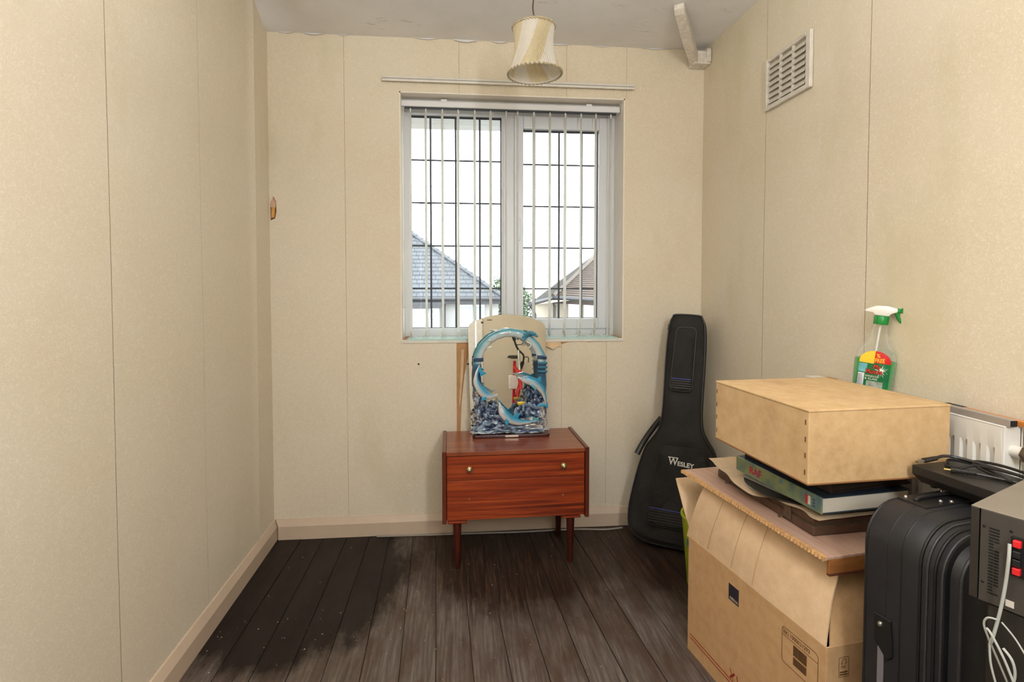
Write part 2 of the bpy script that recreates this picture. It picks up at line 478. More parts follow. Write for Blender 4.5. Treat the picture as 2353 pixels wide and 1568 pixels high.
# right wall
m = MB()
m.prism([(xr(YR-0.1), YR-0.1, -0.05), (xr(YB+0.1), YB+0.1, -0.05), (xr(YB+0.1)+0.15, YB+0.1, -0.05), (xr(YR-0.1)+0.15, YR-0.1, -0.05)], (0, 0, 2.8))
wall_right = m.build('wall_right', M_PLASTER)
tag(wall_right, 'long wallpapered wall on the right', None, kind='structure')
def paper_right(y0, y1):
    def P(u, v):
        y = y0 + G + (y1 - y0 - 2*G) * u; z = 0.08 + 2.62 * v
        return (xr(y) - 0.003 + 0.0018 * noise.noise(Vector((y * 3, z * 1.4, 9.0))), y, z)
    MB().grid(P, 14, 24).build('wallpaper_strip', M_PAPER, wall_right, smooth=True)
for a, b in ((YR, -0.1), (-0.1, 0.46), (0.46, 1.02), (1.02, 1.583), (1.583, 2.148), (2.148, YB)): paper_right(a, b)

# rear wall with the door, seen only in the mirror
m = MB()
m.box(-1.1, YR - 0.12, -0.05, -0.50, YR, 2.75); m.box(0.26, YR - 0.12, -0.05, 1.5, YR, 2.75); m.box(-0.50, YR - 0.12, 2.0, 0.26, YR, 2.75)
wall_rear = m.build('wall_rear', mat('magnolia_paint', (196, 186, 164), 0.7, var=0.05, scale=4))
tag(wall_rear, 'plain magnolia wall with the door', None, kind='structure')
door = thing('door_1', 'white painted panel door with white frame', None, (-0.12, YR, 0), kind='structure')
bx('door_leaf', (-0.37, -0.07, 0.0), (0.37, -0.03, 1.99), M_WHITE, door, 0.003)
for (x0, x1, z0, z1) in ((-0.28, -0.04, 0.25, 0.95), (0.04, 0.28, 0.25, 0.95), (-0.28, -0.04, 1.1, 1.85), (0.04, 0.28, 1.1, 1.85)):
    bx('door_panel', (x0, -0.032, z0), (x1, -0.022, z1), M_WHITE, door, 0.006)
for s in (-1, 1): bx('architrave', (min(s*0.38, s*0.45), -0.01, 0), (max(s*0.38, s*0.45), 0.02, 2.07), M_WHITE, door, 0.004)
bx('architrave', (-0.38, -0.01, 2.0), (0.38, 0.02, 2.07), M_WHITE, door, 0.004)

# skirting boards
def skirting(name, path, inward, label):
    prof = [(0.0, 0.0), (0.022, 0.0), (0.022, 0.066), (0.008, 0.096), (0.0, 0.098)]
    rg = []
    for (x, y), (nx, ny) in zip(path, inward):
        rg.append([(x + nx*a, y + ny*a, b) for a, b in prof])
    o = MB().rings(rg).build(name, M_SKIRT)
    return tag(o, label, None, kind='structure')
skirting('baseboard_back', [(-0.92, YB), (1.262, YB)], [(1, -1), (-1, -1)], 'pinkish cream skirting board below the window')
skirting('baseboard_left', [(xl(YR), YR), (xl(YB), YB)], [(1, 0), (1, -1)], 'pinkish cream skirting board along the left wall')
skirting('baseboard_right', [(xr(YR), YR), (xr(YB), YB)], [(-1, 0), (-1, -1)], 'pinkish cream skirting board along the right wall')
# ------------------------------------------------------------------ window
def glass_mat(name, tint=(0.97, 0.985, 0.98, 1), ior=1.45, gloss=0.06):
    t = NT(name)
    tr = t.add('ShaderNodeBsdfTransparent'); tr.inputs['Color'].default_value = tint
    gl = t.add('ShaderNodeBsdfGlossy'); gl.inputs['Roughness'].default_value = 0.03
    fr = t.n.new('ShaderNodeFresnel'); fr.inputs['IOR'].default_value = ior
    mx = t.n.new('ShaderNodeMixShader')
    t.link(fr.outputs[0], mx.inputs[0]); t.link(tr.outputs[0], mx.inputs[1]); t.link(gl.outputs[0], mx.inputs[2])
    t.link(mx.outputs[0], t.out.inputs['Surface'])
    return t.m
M_GLASS = glass_mat('window_glass')
M_GASKET = mat('dark_rubber_gasket', (52, 54, 60), 0.6)
win = thing('window_1', 'white plastic two-light window with leaded glass', None, (0, 0, 0), kind='structure')
YF = 2.885   # inner face of the frame
def vbar(name, x0, x1, z0, z1, y0, y1, m=M_UPVC, bev=0.004, parent=win): return bx(name, (x0, y0, z0), (x1, y1, z1), m, parent, bev, 2)
vbar('window_frame', WX0, -0.262, WZ0, WZ1, YF, YF + 0.07)
vbar('window_frame', 0.800, WX1, WZ0, WZ1, YF, YF + 0.07)
vbar('window_frame', -0.262, 0.800, 2.158, WZ1, YF, YF + 0.07)
vbar('window_frame', -0.262, 0.800, WZ0, 1.030, YF, YF + 0.07)
vbar('mullion', 0.224, 0.300, 1.030, 2.158, YF, YF + 0.07)
vbar('glazing_bead', 0.222, 0.240, 1.030, 2.158, YF - 0.006, YF + 0.02)
# opening light, standing proud of the frame
sash = bx('casement', (0.290, YF - 0.012, 1.022), (0.338, YF + 0.05, 2.166), M_UPVC, win, 0.005, 2)
bx('casement_rail', (0.338, YF - 0.012, 2.098), (0.752, YF + 0.05, 2.166), M_UPVC, sash, 0.005, 2)
bx('casement_rail', (0.338, YF - 0.012, 1.022), (0.752, YF + 0.05, 1.079), M_UPVC, sash, 0.005, 2)
bx('casement_stile', (0.752, YF - 0.012, 1.022), (0.806, YF + 0.05, 2.166), M_UPVC, sash, 0.005, 2)
bx('window_handle', (0.305, YF - 0.034, 1.50), (0.321, YF - 0.012, 1.62), M_UPVC, sash, 0.004, 2)
for (x0, x1, z0, z1, vs, hs) in ((-0.262, 0.222, 1.030, 2.158, (-0.156, -0.023, 0.106), (1.926, 1.700, 1.471, 1.242)), (0.338, 0.752, 1.079, 2.098, (0.403, 0.538, 0.664), (1.915, 1.689, 1.464, 1.241))):
    p = bx('pane', (x0, YF + 0.026, z0), (x1, YF + 0.030, z1), M_GLASS, win)
    for x in vs: bx('lead_strip', (x - 0.0050, YF + 0.022, z0), (x + 0.0050, YF + 0.026, z1), M_LEAD, p)
    for z in hs: bx('lead_strip', (x0, YF + 0.0215, z - 0.0042), (x1, YF + 0.026, z + 0.0042), M_LEAD, p)
    g = MB()
    g.box(x0, YF + 0.018, z0, x0 + 0.004, YF + 0.027, z1); g.box(x1 - 0.006, YF + 0.018, z0, x1, YF + 0.027, z1)
    g.box(x0, YF + 0.018, z1 - 0.010, x1, YF + 0.027, z1); g.box(x0, YF + 0.018, z0, x1, YF + 0.027, z0 + 0.003)
    g.build('gasket', M_GASKET, p)
# sill: painted board with a glass cover strip
bx('window_sill', (WX0, YB - 0.006, WZ0 - 0.018), (WX1, YF + 0.01, WZ0 - 0.004), M_WHITE, win, 0.002)
sg = mat('pale_teal_glass_edge', (186, 222, 216), 0.12, var=0.05)
bx('glass_sill_cover', (WX0 + 0.03, YB - 0.004, WZ0 - 0.004), (WX1 - 0.03, YF - 0.01, WZ0 + 0.004), sg, win, 0.001)
# eaves outside, just visible through the top of the left light
ev = bx('trim_1', (-2.5, YB + TH, 2.205), (3.0, YB + TH + 0.33, 2.23), mat('eaves_board', (160, 160, 160), 0.6, var=0.05))
tag(ev, 'pale eaves soffit outside the top of the window', None, kind='structure')

# ------------------------------------------------------------------ vertical blind
def slat_mat():
    t = NT('white_blind_fabric')
    v = t.coord((1, 1, 0.2))
    c = t.ramp(t.noise(v, 90, 3), [(0.3, lin((228, 226, 220))), (0.7, lin((242, 240, 235)))])
    d = t.add('ShaderNodeBsdfDiffuse'); t.link(c, d.inputs['Color'])
    tl = t.add('ShaderNodeBsdfTranslucent'); t.link(c, tl.inputs['Color'])
    mx = t.add('ShaderNodeMixShader'); mx.inputs[0].default_value = 0.5
    t.link(d.outputs[0], mx.inputs[1]); t.link(tl.outputs[0], mx.inputs[2]); t.link(mx.outputs[0], t.out.inputs['Surface'])
    return t.m
M_SLAT = slat_mat()
M_CORD = mat('white_cord', (226, 224, 218), 0.6)
blind = thing('vertical_blind', 'white vertical blind with its narrow slats turned edge-on in the window', 'blind', (0.27, 2.79, WZ0))
hr = MB().prism([(-0.567, -0.022, 1.178), (-0.567, -0.022, 1.205), (-0.567, -0.012, 1.214), (-0.567, 0.022, 1.214), (-0.567, 0.022, 1.178)], (1.132, 0, 0)).build('headrail', M_UPVC, blind, 0.002)
bx('headrail_slot', (-0.55, -0.010, 1.172), (0.55, 0.010, 1.1785), M_GASKET, hr)
for x in (-0.35, 0.40): bx('bracket', (x - 0.015, -0.024, 1.200), (x + 0.015, 0.02, 1.2165), M_UPVC, hr, 0.001)
SL = [-0.251, -0.174, -0.090, -0.010, 0.075, 0.157, 0.238, 0.297, 0.382, 0.467, 0.548, 0.632, 0.711, 0.791]
r5 = random.Random(5)
slat_me = MB().grid(lambda u, v: (0.0012*math.sin(PI*u), -0.0445 + 0.089*u, 0.036 + 1.122*v), 4, 1).mesh('slat', smooth=True)
top_me = MB().box(-0.0025, -0.008, 1.150, 0.0025, 0.008, 1.176).mesh('slat_hanger')
wt_me = MB().prism([(-0.003, -0.046, 0.008), (-0.003, 0.046, 0.008), (-0.003, 0.046, 0.036), (-0.003, -0.046, 0.036)], (0.006, 0, 0)).mesh('bottom_weight', 0.0025, 2)
for i, x in enumerate(SL):
    s = link('slat', slat_me, M_SLAT, blind)
    ang = -0.9 * math.atan2(x, 2.79) + r5.uniform(0.09, 0.16)
    s.location = (x - 0.27, 0, 0); s.rotation_euler = (0, 0, ang)
    link('slat_hanger', top_me, M_UPVC, s); link('bottom_weight', wt_me, M_SLAT, s)
for i in range(len(SL) - 1):
    a, b = SL[i] - 0.27, SL[i+1] - 0.27
    for yy in (-0.044,):
        dr = 0.032 if i != 1 else 0.05
        MB().tube([(a + (b - a)*k/10, yy, 0.032 - dr*0.7*4*(k/10)*(1 - k/10)) for k in range(11)], 0.0011, 4).build('link_chain', M_CORD, blind)
MB().tube(spline([(-0.562, -0.010, 1.175), (-0.561, -0.012, 0.8), (-0.560, -0.012, 0.30), (-0.556, -0.012, 0.24), (-0.552, -0.012, 0.30), (-0.553, -0.012, 0.8), (-0.554, -0.010, 1.175)], 4), 0.0013, 5).build('pull_cord', M_CORD, blind)
bx('cord_weight', (-0.567, -0.017, 0.16), (-0.553, -0.005, 0.235), M_UPVC, blind, 0.003, 2)

# ------------------------------------------------------------------ curtain rail
rail = thing('curtain_rail', 'bare white plastic curtain rail fixed to the wall above the window', 'curtain rail', (0.254, 2.70, 2.268))
MB().prism([(-0.632, -0.011, -0.012), (-0.632, -0.013, 0.0), (-0.632, -0.011, 0.012), (-0.632, -0.004, 0.012), (-0.632, -0.004, -0.012)], (1.264, 0, 0)).build('track', M_WHITE, rail, 0.001)
bx('track_groove', (-0.630, -0.0145, -0.002), (0.630, -0.012, 0.001), mat('grey_groove', (150, 146, 140), 0.6), rail)
for x in (-0.45, -0.1, 0.25, 0.55): bx('rail_bracket', (x - 0.012, -0.005, -0.008), (x + 0.012, 0.0185, 0.010), M_WHITE, rail, 0.001)

# ------------------------------------------------------------------ pendant lamp
def attr_mat(name, rough=0.5, bump=0.0, bscale=100, transl=0.0, var=0.08, scale=40, spec=0.5, coat=0.0):
    t = NT(name)
    a = t.n.new('ShaderNodeAttribute'); a.attribute_name = 'Col'
    v = t.coord()
    k = t.ramp(t.noise(v, scale, 4), [(0.3, 1 - var), (0.7, 1.0)])
    c = t.mix(1.0, a.outputs['Color'], k, 'MULTIPLY')
    nrm = t.bump(t.noise(v, bscale, 3), bump, 0.002) if bump else None
    p = t.principled(c, rough, 0, nrm, spec)
    if coat: p.inputs['Coat Weight'].default_value = coat
    if transl:
        tl = t.add('ShaderNodeBsdfTranslucent'); t.link(c, tl.inputs['Color'])
        mx = t.add('ShaderNodeMixShader'); mx.inputs[0].default_value = transl
        t.link(p.outputs[0], mx.inputs[1]); t.link(tl.outputs[0], mx.inputs[2]); t.link(mx.outputs[0], t.out.inputs['Surface'])
    return t.m
lamp = thing('pendant_lamp', 'pendant lamp with a pleated cream fabric shade hanging from a brown cord', 'lamp', (0.278, 2.0, 2.04))
M_BRAID = mat('gold_braid', (172, 158, 130), 0.7, var=0.25, scale=120, bump=0.4, bscale=300)
prof = [(0.0, 0.0995), (0.12, 0.0905), (0.3, 0.080), (0.5, 0.0725), (0.7, 0.0705), (0.85, 0.073), (1.0, 0.0775)]
def rad(t):
    for (a, ra), (b, rb) in zip(prof, prof[1:]):
        if a <= t <= b: return ra + (rb - ra) * (t - a) / (b - a)
    return prof[-1][1]
def shade_pt(t, k, n, off=0.0):
    a0 = 2*PI*k/n
    a = a0 + 0.95 * t                         # pleats swirl as they rise
    pl = 0.0022 * (1 if k % 2 else -1) * (0.6 + 0.4*math.sin(3*a0))
    r = rad(t) + pl + off
    return (r*math.cos(a), r*math.sin(a), 0.173*t)
N = 144
mb = MB(); cols = []
for j in range(15):
    for k in range(N): cols.append(None)
rg = [[shade_pt(j/14, k, N) for k in range(N)] for j in range(15)]
mb.rings(rg, cap=False)
cols = []
for j in range(15):
    for k in range(N):
        seg = (k * 8 // N) % 8
        w = lin((230, 224, 212)) if seg % 2 == 0 else lin((220, 206, 172))
        sh = 1.0 if k % 2 else 0.93
        cols.append((w[0]*sh, w[1]*sh, w[2]*sh, 1))
M_SHADE = attr_mat('pleated_cream_fabric', 0.75, 0, transl=0.35, scale=60)
shade = mb.build('lamp_shade', M_SHADE, lamp, smooth=False, cols=cols)
def braid(z, r, parent, name):
    MB().tube([((r + 0.0012*math.sin(40*a)) * math.cos(a), (r + 0.0012*math.sin(40*a)) * math.sin(a), z + 0.0022*math.sin(40*a + 1.5)) for a in [2*PI*i/200 for i in range(200)]], 0.0032, 6, loop=True).build(name, M_BRAID, parent, smooth=True)
braid(0.002, 0.101, shade, 'braid_trim'); braid(0.171, 0.0785, shade, 'braid_trim')
MB().lathe([(0.0975, 0.002), (0.0945, 0.001), (0.0945, 0.006), (0.0975, 0.007)], 40, closed=True).build('wire_ring', M_WHITE, shade)
MB().tube([(0.0015*math.sin(30*i/30), 0.0015*math.cos(17*i/30), 0.13 + 0.31*i/30) for i in range(31)], 0.0027, 6).build('cord', mat('brown_flex', (84, 62, 44), 0.7, var=0.3, scale=200), lamp)
MB().lathe([(0.0, 0.09), (0.014, 0.09), (0.016, 0.10), (0.016, 0.125), (0.011, 0.14), (0.004, 0.15), (0.0, 0.15)], 16).build('lamp_holder', M_WHITE, lamp, smooth=True)
for k in range(3):
    a = 2*PI*k/3
    MB().tube([(0.014*math.cos(a), 0.014*math.sin(a), 0.115), (0.07*math.cos(a), 0.07*math.sin(a), 0.168)], 0.0014, 5).build('spider_wire', M_WHITE, lamp)
MB().lathe([(0.0, 0.400), (0.012, 0.400), (0.030, 0.418), (0.036, 0.438), (0.0, 0.4385)], 20).build('ceiling_rose', M_WHITE, lamp, smooth=True)
lamp.rotation_euler = (0, math.radians(-1.5), 0)

# ------------------------------------------------------------------ timber brace at the ceiling corner
brace = thing('timber_brace', 'short white painted timber brace running from the corner along the ceiling', 'timber', (1.20, 2.66, 2.36))
a = Vector((0.945, 2.28, 2.478)); b = Vector((1.205, 2.694, 2.43)); org = Vector((1.20, 2.66, 2.36))
d = (b - a).normalized(); sd = Vector((d.y, -d.x, 0)).normalized()
def sec(p, w, h): return [p - sd*w - Vector((0,0,h)), p + sd*w - Vector((0,0,h)), p + sd*w, p - sd*w]
M_PEEL = mat('peeling_white_gloss', (222, 214, 202), 0.5, var=0.18, scale=45, bump=0.4, bscale=70)
rg = [[q - org for q in sec(a + (b-a)*t, 0.022, h)] for t, h in ((0, 0.022), (0.05, 0.036), (0.5, 0.052), (0.92, 0.048), (1.0, 0.030))]
MB().rings(rg).build('beam', M_PEEL, brace, 0.003)
MB().box(-0.022, -0.02, 0.02, 0.066, 0.056, 0.085).build('cleat', M_PEEL, brace, 0.004)
bx('corner_block', (0.040, -0.030, 0.028), (0.0635, 0.018, 0.094), M_PEEL, brace, 0.003)

# ------------------------------------------------------------------ wall vent
vent = thing('wall_vent', 'square white louvred air vent high on the right wall', 'vent', (xr(1.99) - 0.005, 1.992, 2.08), 0.012)
M_VENT = mat('dusty_white_plastic', (214, 208, 198), 0.5, var=0.12, scale=25)
M_VDARK = mat('vent_back', (164, 152, 134), 0.8, var=0.2)
hw, hh = 0.140, 0.104
bx('back_plate', (-0.002, -hw + 0.01, -hh + 0.01), (0.0, hw - 0.01, hh - 0.01), M_VDARK, vent)
fr = MB()
for (y0, y1, z0, z1) in ((-hw, -hw + 0.026, -hh, hh), (hw - 0.012, hw, -hh, hh), (-hw + 0.026, hw - 0.012, hh - 0.014, hh), (-hw + 0.026, hw - 0.012, -hh, -hh + 0.018)):
    fr.box(-0.014, y0, z0, 0.0, y1, z1)
fr.build('frame', M_VENT, vent, 0.002)
c0, c1 = -hw + 0.030, hw - 0.014
cw = (c1 - c0) / 3
sl_me = MB().prism([(-0.011, 0.0, -0.008), (-0.013, 0.0, -0.005), (-0.003, 0.0, 0.013), (-0.001, 0.0, 0.011)], (0, cw - 0.008, 0)).mesh('louvre', 0.001)
for i in range(3):
    for j in range(7):
        l = link('louvre', sl_me, M_VENT, vent)
        l.location = (0, c0 + i*cw + 0.004, -hh + 0.030 + j*0.0238)
for i in (1, 2): bx('divider', (-0.010, c0 + i*cw - 0.004, -hh + 0.015), (-0.002, c0 + i*cw + 0.004, hh - 0.012), M_VENT, vent)

# ------------------------------------------------------------------ the view outside
M_SLATE = mat('grey_roof_tile', (62, 65, 70), 0.6, var=0.10, scale=3, rand=0.12)
M_RENDER = mat('white_render', (150, 149, 147), 0.8, var=0.04, scale=2)
M_CREAMR = mat('cream_render', (146, 136, 122), 0.8, var=0.06, scale=2)
M_GUTTER = mat('black_gutter', (44, 44, 48), 0.5)
M_HGLASS = mat('house_window_glass', (150, 158, 162), 0.35, var=0.12, scale=1.5)
gd = bx('ground', (-40, 3.4, -3.0), (40, 60, -2.8), mat('garden_ground', (112, 112, 100), 0.9, var=0.3, scale=3))
tag(gd, 'gardens and ground between the houses outside', None, kind='structure')

hl = thing('house', 'white rendered house with a grey tiled hip roof, seen through the left window light', 'house', (-3.0, 16.0, -2.8))
O = Vector((-3.0, 16.0, -2.8))
def HP(x, y, z): return Vector((x, y, z)) - O
TAN, CR = 0.84, 1.157
def roofp(x, k, dz=0.0): return HP(x, 15.9 + k, 0.97 + TAN*k + dz)
K = 4.2
rf = MB().prism([roofp(-9.0, 0, -0.05), roofp(1.25, 0, -0.05), roofp(1.25 - CR*K, K, -0.05), roofp(-6.0, K, -0.05)], (0, 0, -0.12)).build('roof', M_SLATE, hl)
tw = 0.21
GA = 0.155
til = MB().hexa([(0, 0, 0.0), (tw - 0.008, 0, 0.0), (tw - 0.008, GA*1.25, TAN*GA*1.25 - 0.012), (0, GA*1.25, TAN*GA*1.25 - 0.012),
                 (0, 0, 0.048), (tw - 0.008, 0, 0.048), (tw - 0.008, GA*1.25, TAN*GA*1.25 + 0.004), (0, GA*1.25, TAN*GA*1.25 + 0.004)]).mesh('tile')
nt = 0
rest = MB()
for j in range(27):
    k = GA * j
    xe = 1.25 - CR*k - 0.02
    x = xe - tw - (0.5*tw if j % 2 else 0)
    while x > -6.0:
        p = roofp(x, k, -0.03)
        if x > -2.2 and nt < 300 and j < 19:
            o = link('tile', til, M_SLATE, rf); o.location = p; nt += 1
        else:
            b0 = len(rest.v)
            rest.hexa([p + v.co for v in til.vertices])
        x -= tw
tag(rest.build('roof_tiles', M_SLATE, rf), None, None, kind='stuff')
for j in range(26):
    k0, k1 = GA*j, GA*(j + 1.1)
    MB().tube([roofp(1.25 - CR*k0, k0, 0.02), roofp(1.25 - CR*k1, k1, 0.0)], 0.075, 6).build('hip_tile', M_SLATE, rf)
bx('wall', (-5.8, 0.2, 0.0), (4.15, 8.0, 3.62), M_RENDER, hl)
MB().tube([HP(-9, 15.84, 0.90), HP(1.3, 15.84, 0.90)], 0.06, 8).build('gutter', M_GUTTER, hl)
bx('fascia', (-6.0, -0.08, 3.55), (4.25, 0.0, 3.72), M_GUTTER, hl)
MB().tube([HP(-0.48, 16.12, 0.86), HP(-0.48, 16.12, -2.8)], 0.035, 6).build('downpipe', M_GUTTER, hl)
bx('bay', (-2.6, -0.5, 0.0), (2.40, 0.21, 3.45), M_RENDER, hl)
bx('bay_roof_edge', (-2.7, -0.6, 3.45), (2.45, 0.2, 3.60), M_GUTTER, hl)
def hwin(x0, x1, z0, z1, y, parent):
    f = MB()
    for (a0, a1, b0, b1) in ((x0, x0+0.05, z0, z1), (x1-0.05, x1, z0, z1), (x0+0.05, x1-0.05, z1-0.05, z1), (x0+0.05, x1-0.05, z0, z0+0.05)): f.box(a0, y-0.05, b0, a1, y+0.04, b1)
    w = f.build('window', M_UPVC, parent)
    bx('pane', (x0+0.04, y, z0+0.04), (x1-0.04, y+0.02, z1-0.04), M_HGLASS, w)
    return w
hwin(1.62, 2.05, 2.55, 3.42, -0.525, hl); hwin(2.10, 2.38, 2.55, 3.22, -0.525, hl)
tl = hwin(2.14, 2.38, 3.24, 3.44, -0.56, hl); tl.rotation_euler = (0.0, 0, 0)
hwin(2.95, 3.36, 2.6, 3.52, 0.175, hl); hwin(3.42, 3.72, 2.6, 3.52, 0.175, hl)

hr_ = thing('house', 'cream house with a brown tiled roof and black gutter, seen through the right window light', 'house', (4.0, 14.5, -2.8))
O2 = Vector((4.0, 14.5, -2.8))
def Q(x, y, z): return Vector((x, y, z)) - O2
A_, B_ = Vector((2.585, 15.0, 0.946)), Vector((1.756, 13.5, 0.836))
G_ = Vector((3.636, 14.5, 0.89)); H_ = Vector((4.665, 18.5, 2.254)); T_ = Vector((4.79, 19.0, 2.447))
G2 = G_ + (G_ - A_) * 3.0; H2 = A_ + (H_ - A_) * 1.5; T2 = B_ + (T_ - B_) * 1.5
M_BROWN = mat('brown_roof_tile', (68, 57, 51), 0.8, var=0.18, scale=6)
M_GREYR = mat('weathered_grey_roof', (66, 64, 62), 0.8, var=0.15, scale=4)
dn = Vector((0, 0.1, -0.15))
R2 = H2 + Vector((4, 0, 0))
m = MB(); m.prism([A_ - O2, G2 - O2, R2 - O2, H2 - O2], dn)
rb = m.build('roof', M_BROWN, hr_)
rows = MB()
NR = 34
for j in range(NR):
    t0, t1 = j/NR, (j + 1.15)/NR
    l0, r0 = A_.lerp(H2, t0) - O2, G2.lerp(R2, t0) - O2
    l1, r1 = A_.lerp(H2, min(t1, 1)) - O2, G2.lerp(R2, min(t1, 1)) - O2
    up1, up0 = Vector((0, -0.01, 0.055)), Vector((0, 0, 0.012))
    rows.hexa([l0, r0, r1, l1, l0 + up1, r0 + up1, r1 + up0, l1 + up0])
tag(rows.build('roof_tiles', M_BROWN, rb), None, None, kind='stuff')
MB().prism([B_ - O2, A_ - O2, H2 - O2, T2 - O2], dn).build('roof_side', M_GREYR, hr_)
MB().tube([A_ - O2 + Vector((0, -0.02, 0.05)), H2 - O2 + Vector((0, -0.02, 0.05))], 0.09, 6).build('hip_tile_row', mat('pale_hip_tile', (80, 71, 64), 0.8), hr_)
MB().tube([A_ - O2, G2 - O2], 0.07, 6).build('gutter', M_GUTTER, hr_)
MB().tube([B_ - O2, A_ - O2], 0.06, 6).build('gutter', M_GUTTER, hr_)
MB().prism([(B_ - O2) + Vector((0.12, 0.25, -0.05)), (A_ - O2) + Vector((0.1, 0.12, -0.05)), (G2 - O2) + Vector((0, 0.3, -0.05)), (R2 - O2) + Vector((0, 0.0, -1.5)), (T2 - O2) + Vector((0.3, 0, -1.8))], (0, 0, -3.6)).build('wall', M_CREAMR, hr_)
MB().tube([B_ - O2 + Vector((0.02, 0.05, -0.02)), B_ - O2 + Vector((0.16, 0.2, -0.3)), B_ - O2 + Vector((0.16, 0.2, -3.4))], 0.045, 6).build('downpipe', M_GUTTER, hr_)
MB().tube([A_ - O2 + Vector((-0.05, -0.05, 0.0)), A_ - O2 + Vector((0.07, 0.05, -0.25)), A_ - O2 + Vector((0.07, 0.05, -3.5))], 0.045, 6).build('downpipe', M_GUTTER, hr_)
gx = (G_ - A_).normalized()
for (s0, s1) in ((0.42, 0.74), (0.80, 1.25)):
    p0 = A_.lerp(G_, s0) - O2; p1 = A_.lerp(G_, s1) - O2
    w = MB().prism([p0 + Vector((0, 0.05, -0.15)), p1 + Vector((0, 0.05, -0.15)), p1 + Vector((0, 0.05, -1.1)), p0 + Vector((0, 0.05, -1.1))], (0, 0.05, 0)).build('window', M_UPVC, hr_)
    MB().prism([p0.lerp(p1, 0.12) + Vector((0, 0.03, -0.22)), p0.lerp(p1, 0.88) + Vector((0, 0.03, -0.22)), p0.lerp(p1, 0.88) + Vector((0, 0.03, -1.0)), p0.lerp(p1, 0.12) + Vector((0, 0.03, -1.0))], (0, 0.03, 0)).build('pane', M_HGLASS, w)

def leaf_mat(name, c0, c1):
    t = NT(name)
    c = t.ramp(t.noise(t.coord(), 2.5, 4), [(0.3, lin(c0)), (0.7, lin(c1))])
    t.principled(c, 0.6)
    return t.m
tree = thing('tree', 'leafy green tree between the two houses outside the window', 'tree', (2.3, 27.0, -2.8))
MB().tube([(0, 0, 0), (0.1, 0, 1.5), (0.05, 0.1, 3.0)], [0.22, 0.17, 0.08], 8).build('trunk', mat('bark', (92, 76, 60), 0.9), tree)
rt = random.Random(11); lf = MB()
for i in range(5200):
    a, b = rt.uniform(0, 2*PI), rt.uniform(-0.9, 1)
    q = Vector((math.cos(a)*math.sqrt(1-b*b), math.sin(a)*math.sqrt(1-b*b), b))
    rr = rt.uniform(0.55, 1.0) * (1 + 0.25*noise.noise(q*2.3))
    c = Vector((q.x*1.45*rr, q.y*1.3*rr, 3.05 + q.z*1.55*rr))
    u = Vector((rt.gauss(0, 1), rt.gauss(0, 1), rt.gauss(0, 1))).normalized()*0.075; w = u.orthogonal().normalized()*0.05
    lf.pts([c-u, c+w, c+u, c-w], [(0, 1, 2, 3)])
tag(lf.build('foliage', leaf_mat('tree_leaves', (38, 55, 28), (70, 88, 52)), tree, fix=False), None, None, kind='stuff')
for i, (x0, z0, x1, z1) in enumerate(((-6, 3.35, 6, 3.75), (-6, 3.55, 6, 3.05))):
    w = MB().tube([(x0 + (x1-x0)*k/16, 11.0 + i, z0 + (z1-z0)*k/16 - 0.25*4*(k/16)*(1-k/16)) for k in range(17)], 0.006, 4).build('overhead_wire', M_GUTTER)
    tag(w, ('thin overhead wire crossing the sky outside, rising to the right', 'thin overhead wire crossing the sky outside, falling to the right')[i], 'wire', 'overhead wires outside')
# ------------------------------------------------------------------ chest of drawers
def wood_mat(name, c0, c1, c2, stretch, scale=10, rough=0.3, rot=(0, 0, 0), coat=0.3):
    t = NT(name)
    v = t.coord(stretch, rot)
    f = t.noise(v, scale, 6, 0.6, 0.6)
    g = t.noise(t.coord(tuple(s * 3.2 for s in stretch), rot), scale * 2.2, 4, 0.6)
    c = t.ramp(f, [(0.28, lin(c0)), (0.5, lin(c1)), (0.72, lin(c2))])
    c = t.mix(t.math('MULTIPLY', g, 0.35), c, lin(c0))
    p = t.principled(c, rough, 0, t.bump(g, 0.05, 0.001), 0.5)
    p.inputs['Coat Weight'].default_value = coat; p.inputs['Coat Roughness'].default_value = 0.18
    return t.m
M_MAHF = wood_mat('red_brown_mahogany_front', (84, 26, 8), (146, 54, 18), (190, 88, 34), (0.26, 1, 8.5), 7, 0.34)
M_MAHT = wood_mat('worn_mahogany_top', (112, 52, 30), (142, 72, 44), (164, 92, 62), (0.35, 4.5, 1), 7, 0.28)
M_MAHD = wood_mat('dark_mahogany_side', (74, 28, 14), (98, 38, 20), (122, 54, 30), (1, 3, 0.3), 9, 0.35)
M_LEG = wood_mat('dark_turned_leg', (52, 16, 10), (72, 24, 14), (92, 34, 20), (3, 3, 0.4), 10, 0.3)
M_BRASS = mat('worn_brass', (196, 176, 132), 0.32, metal=0.9, var=0.2, scale=80)
CH = thing('chest_of_drawers', 'low mahogany-veneer chest of two drawers on tapered legs below the window', 'chest of drawers', (0.245, 2.33, 0), math.radians(1.2))
hw_, dp = 0.327, 0.345
Z0, Z1 = 0.222, 0.530
MB().prism([(-hw_, -0.010, Z0 - 0.006), (-hw_ + 0.018, -0.010, Z0 - 0.006), (-hw_ + 0.018, dp, Z0 - 0.006), (-hw_, dp, Z0 - 0.006)], (0, 0, Z1 - Z0 + 0.010)).build('side_panel', M_MAHD, CH, 0.002)
MB().prism([(hw_ - 0.018, -0.010, Z0 - 0.006), (hw_, -0.010, Z0 - 0.006), (hw_, dp, Z0 - 0.006), (hw_ - 0.018, dp, Z0 - 0.006)], (0, 0, Z1 - Z0 + 0.010)).build('side_panel', M_MAHD, CH, 0.002)
bx('top', (-hw_ + 0.018, -0.004, Z1 - 0.018), (hw_ - 0.018, dp, Z1 - 0.001), M_MAHT, CH, 0.0015)
bx('carcass', (-hw_ + 0.018, 0.020, Z0), (hw_ - 0.018, dp - 0.003, Z1 - 0.018), M_MAHD, CH)
